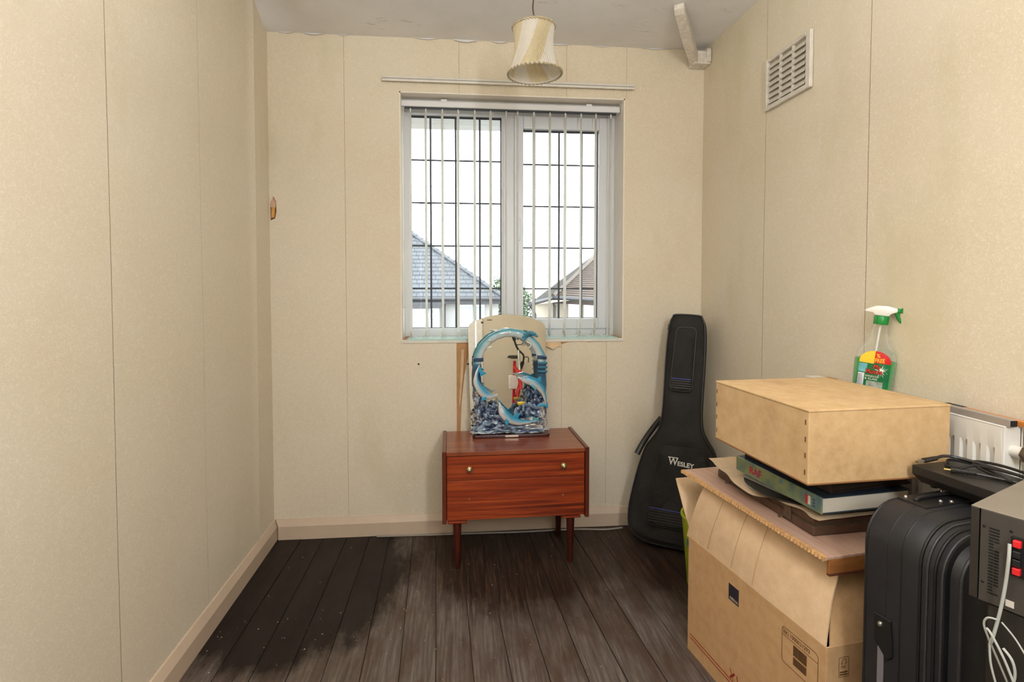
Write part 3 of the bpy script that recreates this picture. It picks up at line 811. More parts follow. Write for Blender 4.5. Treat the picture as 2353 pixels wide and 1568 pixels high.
for (z0, z1, kn) in ((0.404, 0.509, True), (Z0 + 0.004, 0.402, False)):
    d = bx('drawer', (-hw_ + 0.020, -0.001, z0), (hw_ - 0.020, 0.020, z1), M_MAHF, CH, 0.0012)
    for x in (-0.209, 0.209):
        zc = (z0 + z1) * 0.5 + (0.0 if kn else 0.006)
        if kn:
            k = MB().lathe([(0.0, 0.024), (0.009, 0.022), (0.0135, 0.017), (0.0145, 0.012), (0.009, 0.008), (0.006, 0.004), (0.006, 0.0), (0.0, 0.0)], 18).build('knob', M_BRASS, d, smooth=True)
            c = MB().lathe([(0.0, 0.028), (0.0045, 0.0265), (0.006, 0.022), (0.0, 0.021)], 12).build('knob', mat('pale_knob_centre', (226, 216, 190), 0.25, metal=0.5), d, smooth=True)
            for q in (k, c): q.matrix_local = Matrix.Translation((x, -0.001, zc)) @ Matrix.Rotation(PI/2, 4, 'X')
        else:
            k = MB().lathe([(0.0, 0.004), (0.003, 0.0035), (0.0038, 0.001), (0.0, 0.0)], 10).build('screw_stub', M_BRASS, d, smooth=True)
            k.matrix_local = Matrix.Translation((x, -0.001, zc)) @ Matrix.Rotation(PI/2, 4, 'X')
for (x, y) in ((-0.262, 0.030), (0.250, 0.030), (-0.262, 0.300), (0.250, 0.300)):
    l = MB().lathe([(0.0, 0.0), (0.0115, 0.0), (0.0125, 0.004), (0.019, Z0 - 0.020), (0.019, Z0 - 0.012), (0.0, Z0 - 0.012)], 18, (x, y, 0)).build('leg', M_LEG, CH, smooth=True)
    MB().prism([(x - 0.042, y - 0.026, Z0 - 0.001), (x + 0.042, y - 0.026, Z0 - 0.001), (x + 0.042, y + 0.03, Z0 - 0.001), (x - 0.042, y + 0.03, Z0 - 0.001)], (0, 0, -0.012)).build('mounting_block', M_MAHF, l, 0.003)

# ------------------------------------------------------------------ frameless mirror leaning behind the ornament
def mirror_mat():
    t = NT('silvered_glass')
    v = t.coord()
    p = t.principled((0.90, 0.90, 0.87, 1), 0.012, 1.0)
    return t.m
MI = thing('mirror', 'frameless mirror with arched top standing on the chest against the window sill', 'mirror', (0.232, 2.630, Z1))
W2, HT = 0.196, 0.585
out = []
out += [(-W2 + 0.045, 0.0), (W2 - 0.045, 0.0)]
for i in range(7): a = -PI/2 + i*PI/2/6; out.append((W2 - 0.030 + 0.018*math.cos(a), 0.03 + 0.03*math.sin(a)))
out += [(W2, HT - 0.085)]
for i in range(9): a = i*PI/2/8*0.86; out.append((W2 - 0.058 + 0.058*math.cos(a), HT - 0.078 + 0.050*math.sin(a)))
for i in range(1, 12): t = i/12; x = (W2 - 0.058 + 0.058*math.cos(PI/2*0.86)) * (1 - 2*t); out.append((x, HT - 0.0285 + 0.0285*(1 - (2*t-1)**2)))
L = [(-x, z) for x, z in out[2:2+7+1+9]][::-1]
out += L
gl = MB().prism([(x, 0, z) for x, z in out], (0, 0.005, 0)).build('mirror_glass', mirror_mat(), MI, 0.0012)
bk = MB().prism([(x*0.985, 0.0055, 0.004 + z*0.985) for x, z in out], (0, 0.004, 0)).build('backing_board', mat('hardboard', (120, 88, 60), 0.9), MI)
for x in (-W2, W2): MB().box(x - 0.004, -0.002, 0.335, x + 0.004, 0.010, 0.343).build('clip', M_DARKGAP, MI, 0.001)
bx('foxing', (-0.10, -0.0006, HT - 0.030), (-0.075, 0.0, HT - 0.026), mat('mirror_foxing', (70, 60, 50), 0.7), MI)
bx('foxing', (-0.13, -0.0006, HT - 0.045), (-0.118, 0.0, HT - 0.036), mat('mirror_foxing', (70, 60, 50), 0.7), MI)
MI.rotation_euler = (math.radians(-3.8), 0, math.radians(0.6))

# ------------------------------------------------------------------ dolphin ornament
OR = thing('dolphin_ornament', 'blue resin ornament of dolphins round an open wave ring, standing before the mirror', 'ornament', (0.240, 2.572, Z1), math.radians(0.8))
S = 0.00041
def D(zx, zy, y=0.0): return Vector(((zx - 630) * S, y, (1545 - zy) * S))
M_RESIN = attr_mat('painted_resin', 0.28, 0.15, 90, var=0.1, scale=60, coat=0.5)
M_BASEW = mat('dark_red_lacquer', (62, 18, 16), 0.25, var=0.15)
base = MB().prism([(x, y, 0) for x, y in rrect(-0.185, -0.045, 0.187, 0.040, 0.012)], (0, 0, 0.014)).build('base_plate', M_BASEW, OR, 0.003, 2)
MB().prism([(x, -0.0465, z) for x, z in rrect(-0.030, 0.003, 0.034, 0.013, 0.003)], (0, 0.0015, 0)).build('name_plate', mat('silver_plate', (206, 196, 182), 0.35, metal=0.4), base)
BLUE, TEAL, PALE, NAVY, WHT = lin((40, 150, 190)), lin((84, 160, 178)), lin((214, 222, 222)), lin((34, 62, 104)), lin((226, 222, 216))
def mixc(a, b, t): t = max(0, min(1, t)); return tuple(a[i]*(1-t) + b[i]*t for i in range(3)) + (1,)
def loft(name, path, radii, colf, parent, n=14, flat=1.0, hint=(0, -1, 0)):
    """body along a path; colf(t, s) with s = -1 inner side .. +1 outer side"""
    P = path; m = len(P); rings = []; cols = []
    for i, p in enumerate(P):
        t = ((P[min(i+1, m-1)] - P[max(i-1, 0)])).normalized()
        a = Vector(hint); a = (a - t*a.dot(t)).normalized(); b = t.cross(a)
        r = radii[i]; ring = []
        for k in range(n):
            th = 2*PI*k/n
            ring.append(p + b*(math.cos(th)*r) + a*(math.sin(th)*r*flat)); cols.append(colf(i/(m-1), math.cos(th)))
        rings.append(ring)
    return MB().rings(rings).build(name, M_RESIN, parent, smooth=True, cols=cols)
def interp(keys, t):
    for (a, va), (b, vb) in zip(keys, keys[1:]):
        if a <= t <= b: u = (t-a)/(b-a); u = u*u*(3-2*u); return va + (vb-va)*u
    return keys[-1][1]
# the ring: a wave arch
cx, cz = 622, 712
pts = []
for i in range(41):
    a = math.radians(188 - (188 + 8) * i / 40)
    pts.append(D(cx + 386*math.cos(a), cz - 386*math.sin(a), 0.0))
lo = [D(236, 1000), D(236, 920), D(234, 840)]
ro = [D(1010, 850), D(1012, 950), D(1004, 1060)]
path = lo + pts + ro
def arch_col(t, s):
    if t < 0.12 or t > 0.88: return mixc(NAVY, TEAL, 0.35 + 0.35*math.sin(t*260))
    return mixc(PALE, TEAL, -s*0.9 + 0.45)
loft('wave_ring', path, [0.0205 + 0.0012*math.sin(i*1.7) for i in range(len(path))], arch_col, OR, 16, 0.8)
for (p, q) in ((D(190, 640, -0.004), D(308, 640, -0.004)), (D(942, 615, -0.004), D(1056, 625, -0.004))):
    loft('ring_band', [p, (p+q)/2, q], [0.010, 0.012, 0.010], lambda t, s: NAVY, OR, 10, 1.9)
for (zy) in (690, 740, 790):
    loft('ring_band', [D(955, zy, -0.004), D(1008, zy, -0.008), D(1062, zy, -0.004)], [0.007, 0.009, 0.007], lambda t, s: mixc(NAVY, TEAL, 0.5), OR, 8, 1.9)
def fin(name, pts3, parent, col, th=0.003):
    n = len(pts3); m = MB(); c = sum(pts3, Vector())/n
    vs = [p + Vector((0, -th*0.2, 0)) for p in pts3] + [p + Vector((0, th*0.2, 0)) for p in pts3] + [c + Vector((0, -th, 0)), c + Vector((0, th, 0))]
    fs = [(i, (i+1) % n, 2*n) for i in range(n)] + [(n + (i+1) % n, n + i, 2*n+1) for i in range(n)] + [(i, n+i, n+(i+1) % n, (i+1) % n) for i in range(n)]
    return m.pts(vs, fs).build(name, M_RESIN, parent, smooth=True, cols=[col]*len(vs))
def dolphin(path, rmax, back_sign, fins, parent=OR, name='dolphin'):
    """snout first; fins is a list of (name, outline, colour)"""
    P = spline(path, 8)
    keys = [(0, 0.10), (0.08, 0.24), (0.13, 0.32), (0.18, 0.66), (0.30, 0.95), (0.42, 1.0), (0.60, 0.78), (0.80, 0.42), (0.94, 0.2), (1.0, 0.12)]
    o = loft(name, P, [rmax*interp(keys, i/(len(P)-1)) for i in range(len(P))], lambda t, s: mixc(WHT, mixc(WHT, BLUE, 0.25 + t*2.4) if t < 0.35 else BLUE, s*back_sign*1.1 + 0.5), parent, 14, 0.85)
    for nm, ol, c in fins: fin(nm, ol, o, c)
    # eye
    e = P[int(len(P)*0.17)]
    MB().lathe([(0.0, -0.0016), (0.0016, 0.0), (0.0, 0.0016)], 8).build('eye', M_DARKGAP, o, smooth=True).location = e + Vector((0, -rmax*0.47, 0.002))
    return o
# left dolphin diving along the ring
dolphin([D(480, 1045, -0.020), D(415, 1065, -0.022), D(330, 1045, -0.024), D(262, 975, -0.026), D(222, 880, -0.026), D(232, 780, -0.024), D(262, 700, -0.022)], 0.0200, 1,
        [('dorsal_fin', [D(262, 740, -0.026), D(345, 795, -0.026), D(270, 830, -0.026)], BLUE), ('flipper', [D(290, 1060, -0.04), D(275, 1105, -0.042), D(330, 1100, -0.04), D(345, 1060, -0.038)], BLUE),
         ('tail_fluke', [D(262, 690, -0.022), D(240, 740, -0.024), D(215, 800, -0.024), D(270, 780, -0.024), D(292, 760, -0.022)], BLUE), ('flipper', [D(300, 940, -0.028), D(345, 975, -0.028), D(300, 990, -0.028)], BLUE)])
# right dolphin leaping inwards
dolphin([D(708, 845, -0.022), D(770, 872, -0.024), D(850, 888, -0.026), D(935, 935, -0.026), D(1000, 1010, -0.024), D(1035, 1100, -0.022), D(1050, 1190, -0.020)], 0.0225, -1,
        [('dorsal_fin', [D(905, 880, -0.026), D(985, 838, -0.026), D(990, 900, -0.026), D(960, 925, -0.026)], BLUE), ('flipper', [D(850, 930, -0.044), D(915, 1000, -0.046), D(925, 975, -0.044), D(890, 920, -0.042)], TEAL),
         ('tail_fluke', [D(1040, 1170, -0.020), D(980, 1160, -0.020), D(930, 1195, -0.022), D(1030, 1200, -0.022), D(1075, 1230, -0.020), D(1065, 1150, -0.020)], BLUE)])
# front dolphin rising from the rocks
dolphin([D(490, 1135, -0.030), D(508, 1195, -0.034), D(545, 1270, -0.038), D(620, 1335, -0.040), D(720, 1370, -0.038), D(830, 1372, -0.036), D(930, 1355, -0.034)], 0.0225, -1,
        [('dorsal_fin', [D(640, 1300, -0.040), D(690, 1262, -0.040), D(735, 1275, -0.040), D(700, 1335, -0.040)], BLUE), ('flipper', [D(560, 1310, -0.058), D(548, 1365, -0.060), D(585, 1395, -0.060), D(600, 1335, -0.056)], BLUE),
         ('tail_fluke', [D(900, 1350, -0.034), D(870, 1300, -0.034), D(975, 1355, -0.034), D(880, 1395, -0.034)], TEAL)])
# small fish and dolphins on the ring
for (a, b, c) in ((D(405, 285, -0.02), D(455, 300, -0.022), D(510, 290, -0.02)), (D(345, 505, -0.022), D(385, 490, -0.022), D(430, 480, -0.02)), (D(560, 330, -0.022), D(590, 325, -0.022), D(615, 335, -0.02)), (D(365, 415, -0.022), D(390, 408, -0.022), D(412, 415, -0.02))):
    loft('small_fish', [a, a.lerp(b, 0.5), b, b.lerp(c, 0.5), c], [0.001, 0.004, 0.0055, 0.003, 0.0005], lambda t, s: WHT, OR, 8, 0.8)
# scallop shell at the top right
m = MB(); cols = []; vs = []
for i in range(17):
    a = math.radians(200 - 190*i/16)
    rr = 1.0 + 0.05*(1 if i % 2 else -1)
    for t in (0.0, 0.5, 1.0):
        q = D(850 + t*95*rr*math.cos(a) + 8, 355 - t*52*rr*math.sin(a) + 42*t*(1 - math.sin(a)), -0.022 - 0.006*(1-t) - (0.003 if i % 2 else 0))
        vs.append(q); cols.append(mixc(NAVY, TEAL, 0.35 + 0.5*t if i % 2 else 0.9*t))
n0 = len(vs)
fs = [(3*i+j, 3*i+j+1, 3*i+j+4, 3*i+j+3) for i in range(16) for j in range(2)]
vs2 = vs + [v + Vector((0, 0.008, 0)) for v in vs]
fs2 = fs + [tuple(k + n0 for k in f[::-1]) for f in fs]
MB().pts(vs2, fs2).build('scallop_shell', M_RESIN, OR, cols=cols*2)
loft('seaweed', spline([D(815, 430, -0.02), D(865, 460, -0.022), D(850, 500, -0.02), D(830, 490, -0.02)], 4), [0.003]*13, lambda t, s: WHT, OR, 6)
# rocks and surf
def lump(name, c, rx, ry, rz, seed, lo_, hi_, parent=OR, nu=34, nv=22, rough=0.5):
    rings = []; cols = []
    for j in range(nv + 1):
        ph = PI*j/nv; ring = []
        for i in range(nu):
            th = 2*PI*i/nu
            q = Vector((math.sin(ph)*math.cos(th), math.sin(ph)*math.sin(th), math.cos(ph)))
            n1 = noise.noise(q*1.9 + Vector((seed, 0, 0))) + 0.6*noise.noise(q*4.5 + Vector((0, seed, 0))) + 0.35*noise.noise(q*9.0 + Vector((0, 0, seed)))
            k = 1 + rough*n1
            p = c + Vector((q.x*rx*k, q.y*ry*k, q.z*rz*k))
            p.z = max(p.z, 0.0135)
            ring.append(p); cols.append(mixc(lo_, hi_, 0.25 + 1.3*n1))
        rings.append(ring)
    return MB().rings(rings, cap=False).build(name, M_RESIN, parent, smooth=True, cols=cols)
r8 = random.Random(3)
RK0, RK1 = lin((20, 40, 78)), lin((150, 176, 200))
for (zx, zy, rx, rz, y) in ((330, 1440, 0.050, 0.030, -0.01), (300, 1300, 0.030, 0.050, 0.0), (280, 1150, 0.026, 0.045, 0.002), (225, 1330, 0.022, 0.024, -0.01), (440, 1230, 0.024, 0.022, 0.0), (430, 1350, 0.044, 0.036, -0.004), (560, 1430, 0.055, 0.026, -0.012), (700, 1440, 0.060, 0.024, -0.016), (850, 1420, 0.060, 0.028, -0.012), (980, 1400, 0.034, 0.030, -0.008), (780, 1280, 0.032, 0.040, 0.004), (920, 1270, 0.044, 0.040, 0.006), (960, 1130, 0.036, 0.048, 0.008), (880, 1050, 0.024, 0.036, 0.008), (1010, 1250, 0.022, 0.050, 0.006), (235, 1080, 0.016, 0.04, 0.006)):
    lump('rock', D(zx, zy, y), rx, 0.024, rz, r8.uniform(0, 50), RK0, RK1 if r8.random() < 0.7 else lin((210, 206, 198)))
for (zx, zy, rx, rz) in ((600, 1470, 0.075, 0.012), (330, 1480, 0.06, 0.014), (850, 1480, 0.08, 0.012)):
    lump('surf', D(zx, zy, -0.022), rx, 0.016, rz, r8.uniform(0, 50), lin((30, 70, 110)), lin((200, 214, 220)))
loft('yellow_fish', [D(705, 1155, -0.01), D(730, 1165, -0.012), D(765, 1160, -0.012), D(800, 1150, -0.01)], [0.004, 0.010, 0.009, 0.002], lambda t, s: lin((222, 186, 60)), OR, 8, 0.5)

# ------------------------------------------------------------------ guitar bag in the corner
def nylon_mat():
    t = NT('black_nylon')
    v = t.coord()
    f = t.noise(v, 9, 5, 0.6)
    c = t.ramp(f, [(0.3, lin((22, 20, 19))), (0.7, lin((38, 35, 33)))])
    w = t.noise(v, 420, 2, 0.5)
    nrm = t.bump(t.mix(0.25, t.noise(v, 11, 4, 0.6, 0.9), w), 0.75, 0.012)
    t.principled(c, 0.62, 0, nrm, 0.4)
    return t.m
M_NYL = nylon_mat()
M_NYL2 = mat('black_piping', (30, 28, 28), 0.4, var=0.2)
M_BLUE = mat('dark_blue_piping', (52, 62, 132), 0.5, var=0.1)
M_LOGO = mat('white_embroidery', (224, 222, 216), 0.7, var=0.06, scale=300, bump=0.3, bscale=600)
ua = math.radians(-27)
GB = bpy.data.objects.new('guitar_bag', None); COL.objects.link(GB)
tag(GB, 'black padded guitar bag with white lettering leaning upright in the corner', 'guitar bag')
ex = Vector((math.cos(ua), math.sin(ua), 0))
bot = Vector((1.015, 2.438, 0.012)); top_ = Vector((1.140, 2.590, 1.115))
ey = (top_ - bot); GLEN = ey.length; ey.normalize()
ex = (ex - ey*ex.dot(ey)).normalized()
GB.matrix_world = frame(bot, ex, ey)      # local x across, y up the bag, z out of its face
# half-width outline from bottom to top (y, left, right)
half = [(0.0, 0.10), (0.012, 0.155), (0.035, 0.195), (0.07, 0.217), (0.14, 0.222), (0.22, 0.213), (0.32, 0.195), (0.40, 0.176), (0.455, 0.158), (0.50, 0.128), (0.54, 0.106), (0.58, 0.097), (0.64, 0.093), (0.74, 0.093), (0.86, 0.094), (0.98, 0.092), (1.05, 0.086), (1.085, 0.074), (1.102, 0.055), (1.11, 0.0)]
sc = GLEN / 1.11
outl = [(x, y*sc) for y, x in half[:-1]] + [(-x, y*sc) for y, x in half[:-1]][::-1]
outl = [(p.x, p.y) for p in spline([(x, y, 0) for x, y in outl], 3, True)]
n = len(outl)
cyv = 0.5*GLEN
def inset(k): # pull the outline in by k metres
    r = []
    for i in range(n):
        a, b = outl[i-1], outl[(i+1) % n]
        tx, ty = b[0]-a[0], b[1]-a[1]; l = math.hypot(tx, ty) or 1
        r.append((outl[i][0] - ty/l*k, outl[i][1] + tx/l*k))
    return r
def wob(x, y): return 0.009*noise.noise(Vector((x*7, y*7, 1.0))) + 0.007*noise.noise(Vector((x*15 + y*6, y*15 - x*5, 4.0)))
TB = 0.105
rings = []
for (k, z) in ((0.03, -TB*0.5), (0.006, -TB*0.47), (0.0, -TB*0.36), (0.0, TB*0.34), (0.004, TB*0.46), (0.022, TB*0.52)):
    rings.append([(x, y, z + (0.3*wob(x, y) if abs(z) < 0.04 else 0)) for x, y in inset(k)])
b = MB().rings(rings, cap=False)
# puffed front and back panels: fan in rows
def panel(z0, sgn, puff):
    ins = inset(0.022 if sgn > 0 else 0.03)
    N2 = n // 2
    rows = []
    for i in range(N2):
        p, q = ins[i], ins[n-1-i]
        rows.append([(p[0] + (q[0]-p[0])*t, p[1] + (q[1]-p[1])*t, z0 + sgn*(puff*math.sin(PI*t)**0.7 + wob(p[0] + (q[0]-p[0])*t, p[1])*math.sin(PI*t))) for t in [k/20 for k in range(21)]])
    b.rings(rows, closed_ring=False, cap=False)
panel(TB*0.52, 1, 0.010); panel(-TB*0.5, -1, 0.006)
body = b.build('bag_body', M_NYL, GB, smooth=True)
for k, z in ((0.004, TB*0.50), (0.002, -TB*0.42)):
    MB().tube([(x, y, z) for x, y in inset(k)], 0.0035, 6, loop=True).build('piping', M_NYL2, GB, smooth=True)
def pocket(x0, y0, x1, y1, x0t, x1t, rr, h, zb, name):
    ol = rrect(x0, y0, x1, y1, rr, 6)
    def warp(x, y):
        t = (y - y0)/(y1 - y0); a = x0 + (x0t - x0)*t; c = x1 + (x1t - x1)*t
        u = (x - x0)/(x1 - x0); return (a + (c - a)*u, y)
    o1 = [warp(*p) for p in ol]
    cxm = sum(p[0] for p in o1)/len(o1); cym = sum(p[1] for p in o1)/len(o1)
    rg = []
    for f, z in ((1.0, -0.01), (1.0, h*0.7), (0.965, h), (0.6, h*1.15), (0.25, h*1.2)):
        rg.append([(cxm + (x-cxm)*f, cym + (y-cym)*f, zb + z + (wob(x*1.7, y*1.7)*0.7 if f < 1 else 0)) for x, y in o1])
    pk = MB().rings(rg).build(name, M_NYL, GB, smooth=True)
    MB().tube([(x, y, zb + h*0.75) for x, y in o1], 0.003, 6, loop=True).build('pocket_piping', M_NYL2, pk, smooth=True)
    return pk
zf = TB*0.52 + 0.008
pk1 = pocket(-0.128, 0.095, 0.150, 0.470, -0.090, 0.120, 0.035, 0.022, zf, 'lower_pocket')
pk2 = pocket(-0.062, 0.735, 0.042, 1.045, -0.045, 0.048, 0.026, 0.018, zf, 'upper_pocket')
def stripes(pk, x0, x1, y0, zz, h, nrib):
    bx('blue_stripe', (x0, y0, zz), (x1, y0 + 0.005, zz + 0.0035), M_BLUE, pk, 0.001)
    for i in range(nrib):
        bx('rib_band', (x0, y0 - (i+1)*h, zz - 0.001), (x1, y0 - (i+1)*h + h*0.62, zz + 0.0025), M_NYL2, pk, 0.001)
stripes(pk1, -0.120, 0.140, 0.172, zf + 0.0262, 0.012, 5)
stripes(pk2, -0.055, 0.036, 0.790, zf + 0.0215, 0.011, 4)
lm = Matrix.Translation((-0.043, 0.388, zf + 0.0285)) @ Matrix.Rotation(math.radians(-2.5), 4, 'Z')
text('lettering', 'W', 0.046, M_LOGO, pk1, lm, 0.001, sx=0.85, bold=0.0008)
text('lettering', 'ESLEY', 0.029, M_LOGO, pk1, lm @ Matrix.Translation((0.040, 0.0, 0)), 0.001, sx=1.0, bold=0.0008)
bx('lettering_serif', (-0.046, 0.4185, zf + 0.0278), (0.0, 0.4225, zf + 0.0292), M_LOGO, pk1)
# carrying strap on the left shoulder
MB().tube(spline([(-0.100, 0.585*sc, -0.03), (-0.140, 0.525*sc, -0.034), (-0.180, 0.455*sc, -0.030), (-0.205, 0.395*sc, -0.012)], 5), 0.014, 8, flat=0.35, up=(0, 0, 1)).build('carry_strap', M_NYL2, GB, smooth=True)
MB().tube([(-0.080, 1.062*sc, 0.03), (-0.088, 1.045*sc, 0.034), (-0.090, 1.02*sc, 0.036)], 0.003, 5).build('zip_puller', mat('dark_metal', (70, 68, 66), 0.4, metal=0.8), GB)

# ------------------------------------------------------------------ grey cable along the skirting
c = MB().tube(spline([(-0.42, 2.683, 0.006), (-0.2, 2.676, 0.005), (0.1, 2.670, 0.005), (0.30, 2.664, 0.005), (0.50, 2.668, 0.005), (0.62, 2.664, 0.005), (0.74, 2.650, 0.005), (0.83, 2.660, 0.006)], 6), 0.0045, 6).build('cable', mat('grey_cable', (150, 142, 132), 0.6, var=0.15))
tag(c, 'thin grey cable lying on the floor along the skirting behind the chest', 'cable')
# ------------------------------------------------------------------ the pile on the right: big cardboard box
def board_mat(name, c0, c1, stain=0.3, rough=0.75):
    t = NT(name)
    v = t.coord()
    f = t.noise(t.coord((1, 1, 1)), 30, 5, 0.6)
    c = t.ramp(f, [(0.3, lin(c0)), (0.7, lin(c1))])
    s = t.ramp(t.noise(v, 7, 5, 0.65), [(0.52, 0.0), (0.75, stain)])
    c = t.mix(s, c, lin((120, 78, 40)))
    c = t.mix(t.ramp(t.noise(v, 300, 2), [(0.6, 0.0), (0.75, 0.25)]), c, lin((140, 100, 60)))
    t.principled(c, rough, 0, t.bump(t.noise(v, 30, 3), 0.12, 0.003), 0.25)
    return t.m
M_CARD = board_mat('brown_corrugated_card', (196, 156, 112), (210, 172, 128), 0.10)
M_CARDIN = board_mat('pale_card_inside', (216, 184, 146), (228, 198, 162), 0.05)
M_INK = mat('brown_print', (96, 66, 36), 0.8)
M_RED = mat('red_print', (150, 34, 18), 0.8)
M_NAVYP = mat('dark_navy_print', (34, 30, 46), 0.7)
BOXRZ = math.atan2(-0.9903, 0.1388)
CB = thing('cardboard_box', 'large open brown cardboard box with raised flaps and printed reference label', 'box', (0.778, 1.745, 0), BOXRZ)
E1, E2 = Vector((0.1388, -0.9903, 0)), Vector((0.9903, 0.1388, 0))
def BW(x, y, z): return Vector((0.778, 1.745, 0)) + E1*x + E2*y + Vector((0, 0, z))
BL, BWd, BH, BT = 0.590, 0.350, 0.396, 0.004
front = bx('side_panel', (0, 0, 0), (BL, BT, BH), M_CARD, CB, 0.0012)
bx('side_panel', (0, BWd - BT, 0), (BL, BWd, BH), M_CARD, CB, 0.0012)
near = bx('end_panel', (BL - BT, BT, 0), (BL, BWd - BT, BH), M_CARD, CB, 0.001)
bx('end_panel', (0, BT, 0), (BT, BWd - BT, BH), M_CARD, CB, 0.001)
bx('bottom_panel', (BT, BT, 0.0), (BL - BT, BWd - BT, 0.006), M_CARD, CB)
def flap(name, a0, a1, b0, b1, bow, m, nrm):
    """flap between hinge edge a0-a1 and free edge b0-b1, bowed outward"""
    a0, a1, b0, b1, nrm = map(Vector, (a0, a1, b0, b1, nrm)); nu, nv = 14, 8
    def P(u, v, o):
        p = a0.lerp(a1, u).lerp(b0.lerp(b1, u), v)
        return p + nrm*(bow*math.sin(PI*v)*0.6 + o + 0.003*noise.noise(Vector((u*3, v*3, bow*90))))
    g = MB()
    g.grid(lambda u, v: P(u, v, 0.0), nu, nv); g.grid(lambda u, v: P(u, v, -0.004), nu, nv)
    w = nu + 1; N0 = w*(nv+1)
    ed = [(j*w, (j+1)*w) for j in range(nv)] + [(j*w+nu, (j+1)*w+nu) for j in range(nv)] + [(i, i+1) for i in range(nu)] + [(nv*w+i, nv*w+i+1) for i in range(nu)]
    g.f += [(p, q, q+N0, p+N0) for p, q in ed]
    return g.build(name, m, CB, smooth=True)
fl = flap('long_flap', (-0.012, 0.0, BH - 0.006), (BL - 0.004, 0.0, BH), (0.066, 0.014, 0.590), (0.566, 0.060, 0.590), 0.010, M_CARDIN, (0, -1, 0))
for u in (0.2, 0.40, 0.56):
    a = Vector((-0.012, 0.0, BH)).lerp(Vector((BL, 0.0, BH)), u); b2 = Vector((0.066, 0.014, 0.59)).lerp(Vector((0.566, 0.060, 0.59)), u)
    MB().tube([a.lerp(b2, v) + Vector((0, -0.0062*math.sin(PI*v) - 0.0012, 0)) for v in (0.03, 0.2, 0.4, 0.6, 0.8, 0.97)], 0.0007, 4).build('crease', mat('crease_line', (184, 146, 104), 0.8), fl)
flap('end_flap', (0.0, 0.01, BH), (0.0, BWd - 0.01, BH), (-0.122, 0.020, 0.550), (-0.122, BWd - 0.03, 0.550), 0.004, M_CARDIN, (-0.78, 0, -0.62))
flap('end_flap', (BL - 0.001, 0.012, BH), (BL - 0.001, BWd - 0.01, BH), (BL - 0.050, 0.048, 0.578), (BL - 0.050, BWd - 0.03, 0.578), 0.003, M_CARD, (1, 0, 0.2))
flap('long_flap', (0.01, BWd, BH), (BL - 0.01, BWd, BH), (0.01, BWd - 0.05, 0.582), (BL - 0.01, BWd - 0.05, 0.582), 0.006, M_CARDIN, (0, 1, 0))
# packing inside that carries the things heaped on top
bx('packed_contents', (0.03, 0.075, 0.006), (BL - 0.07, BWd - 0.075, 0.596), mat('packed_dark_contents', (40, 32, 26), 0.9, var=0.3), CB, 0.004)
# print on the long side
FM = frame((0, -0.0004, 0), (1, 0, 0), (0, 0, 1))
def FX(x, z): return FM @ Matrix.Translation((x, z, 0))
bx('logo_square', (0.222, -0.0006, 0.304), (0.269, 0.0, 0.353), M_NAVYP, front)
text('lettering', 'ABENA', 0.0125, mat('pale_print', (206, 190, 170), 0.8), front, FM @ Matrix.Translation((0.227, 0.308, 0.0005)), 0.0001)
def line(parent, pts, r, m, name='print_line', y=-0.0004):
    MB().tube([(x, y, z) for x, z in pts], r, 4, flat=0.4, up=(0, 1, 0)).build(name, m, parent)
line(front, [(0.018, 0.062), (0.572, 0.062)], 0.0016, M_RED); line(front, [(0.018, 0.050), (0.572, 0.050)], 0.0016, M_RED)
line(front, [(0.233, 0.094), (0.250, 0.066)], 0.0018, M_RED, 'print_cross'); line(front, [(0.235, 0.068), (0.255, 0.090)], 0.0034, M_RED, 'print_cross'); line(front, [(0.266, 0.092), (0.272, 0.066)], 0.0020, M_RED, 'print_cross')
lab = rrect(0.446, 0.268, 0.566, 0.362, 0.010, 3)
line(front, lab + [lab[0]], 0.0008, M_INK, 'label_frame'); line(front, [(0.446, 0.340), (0.566, 0.340)], 0.0007, M_INK)
text('lettering', '1000021293', 0.0150, M_INK, front, FX(0.473, 0.346), 0.0002, sx=0.90)
rf_ = rrect(0.451, 0.345, 0.469, 0.357, 0.002, 2); line(front, rf_ + [rf_[0]], 0.0006, M_INK, 'label_frame')
text('lettering', 'REF', 0.0085, M_INK, front, FX(0.4525, 0.3475), 0.0002, sx=0.95)
rb_ = random.Random(2)
for (z0, z1) in ((0.307, 0.334), (0.283, 0.303)):
    bar = MB(); x = 0.486
    while x < 0.530:
        w = rb_.choice([0.0007, 0.0012, 0.0019]); bar.box(x, -0.0006, z0, x + w, 0.0, z1); x += w + rb_.choice([0.0004, 0.0007])
    bar.build('barcode', M_INK, front)
# print on the end
XE = BL + 0.0003
EM = frame((XE, 0, 0), (0, 1, 0), (0, 0, 1))
fs = rrect(0.036, 0.318, 0.064, 0.366, 0.003, 2)
MB().tube([(XE, y, z) for y, z in fs] , 0.0006, 4, loop=True).build('label_frame', M_INK, near)
MB().tube([(XE, y, z) for y, z in ((0.046, 0.352), (0.044, 0.348), (0.043, 0.352), (0.047, 0.360), (0.051, 0.362), (0.055, 0.360), (0.058, 0.352), (0.054, 0.349))], 0.0007, 4).build('tree_mark', M_INK, near)
text('lettering', 'FSC', 0.0085, M_INK, near, EM @ Matrix.Translation((0.042, 0.339, 0)), 0.0002)
for z in (0.322, 0.328): bx('print_bar', (XE - 0.0004, 0.039, z), (XE + 0.0003, 0.061, z + 0.003), M_INK, near)

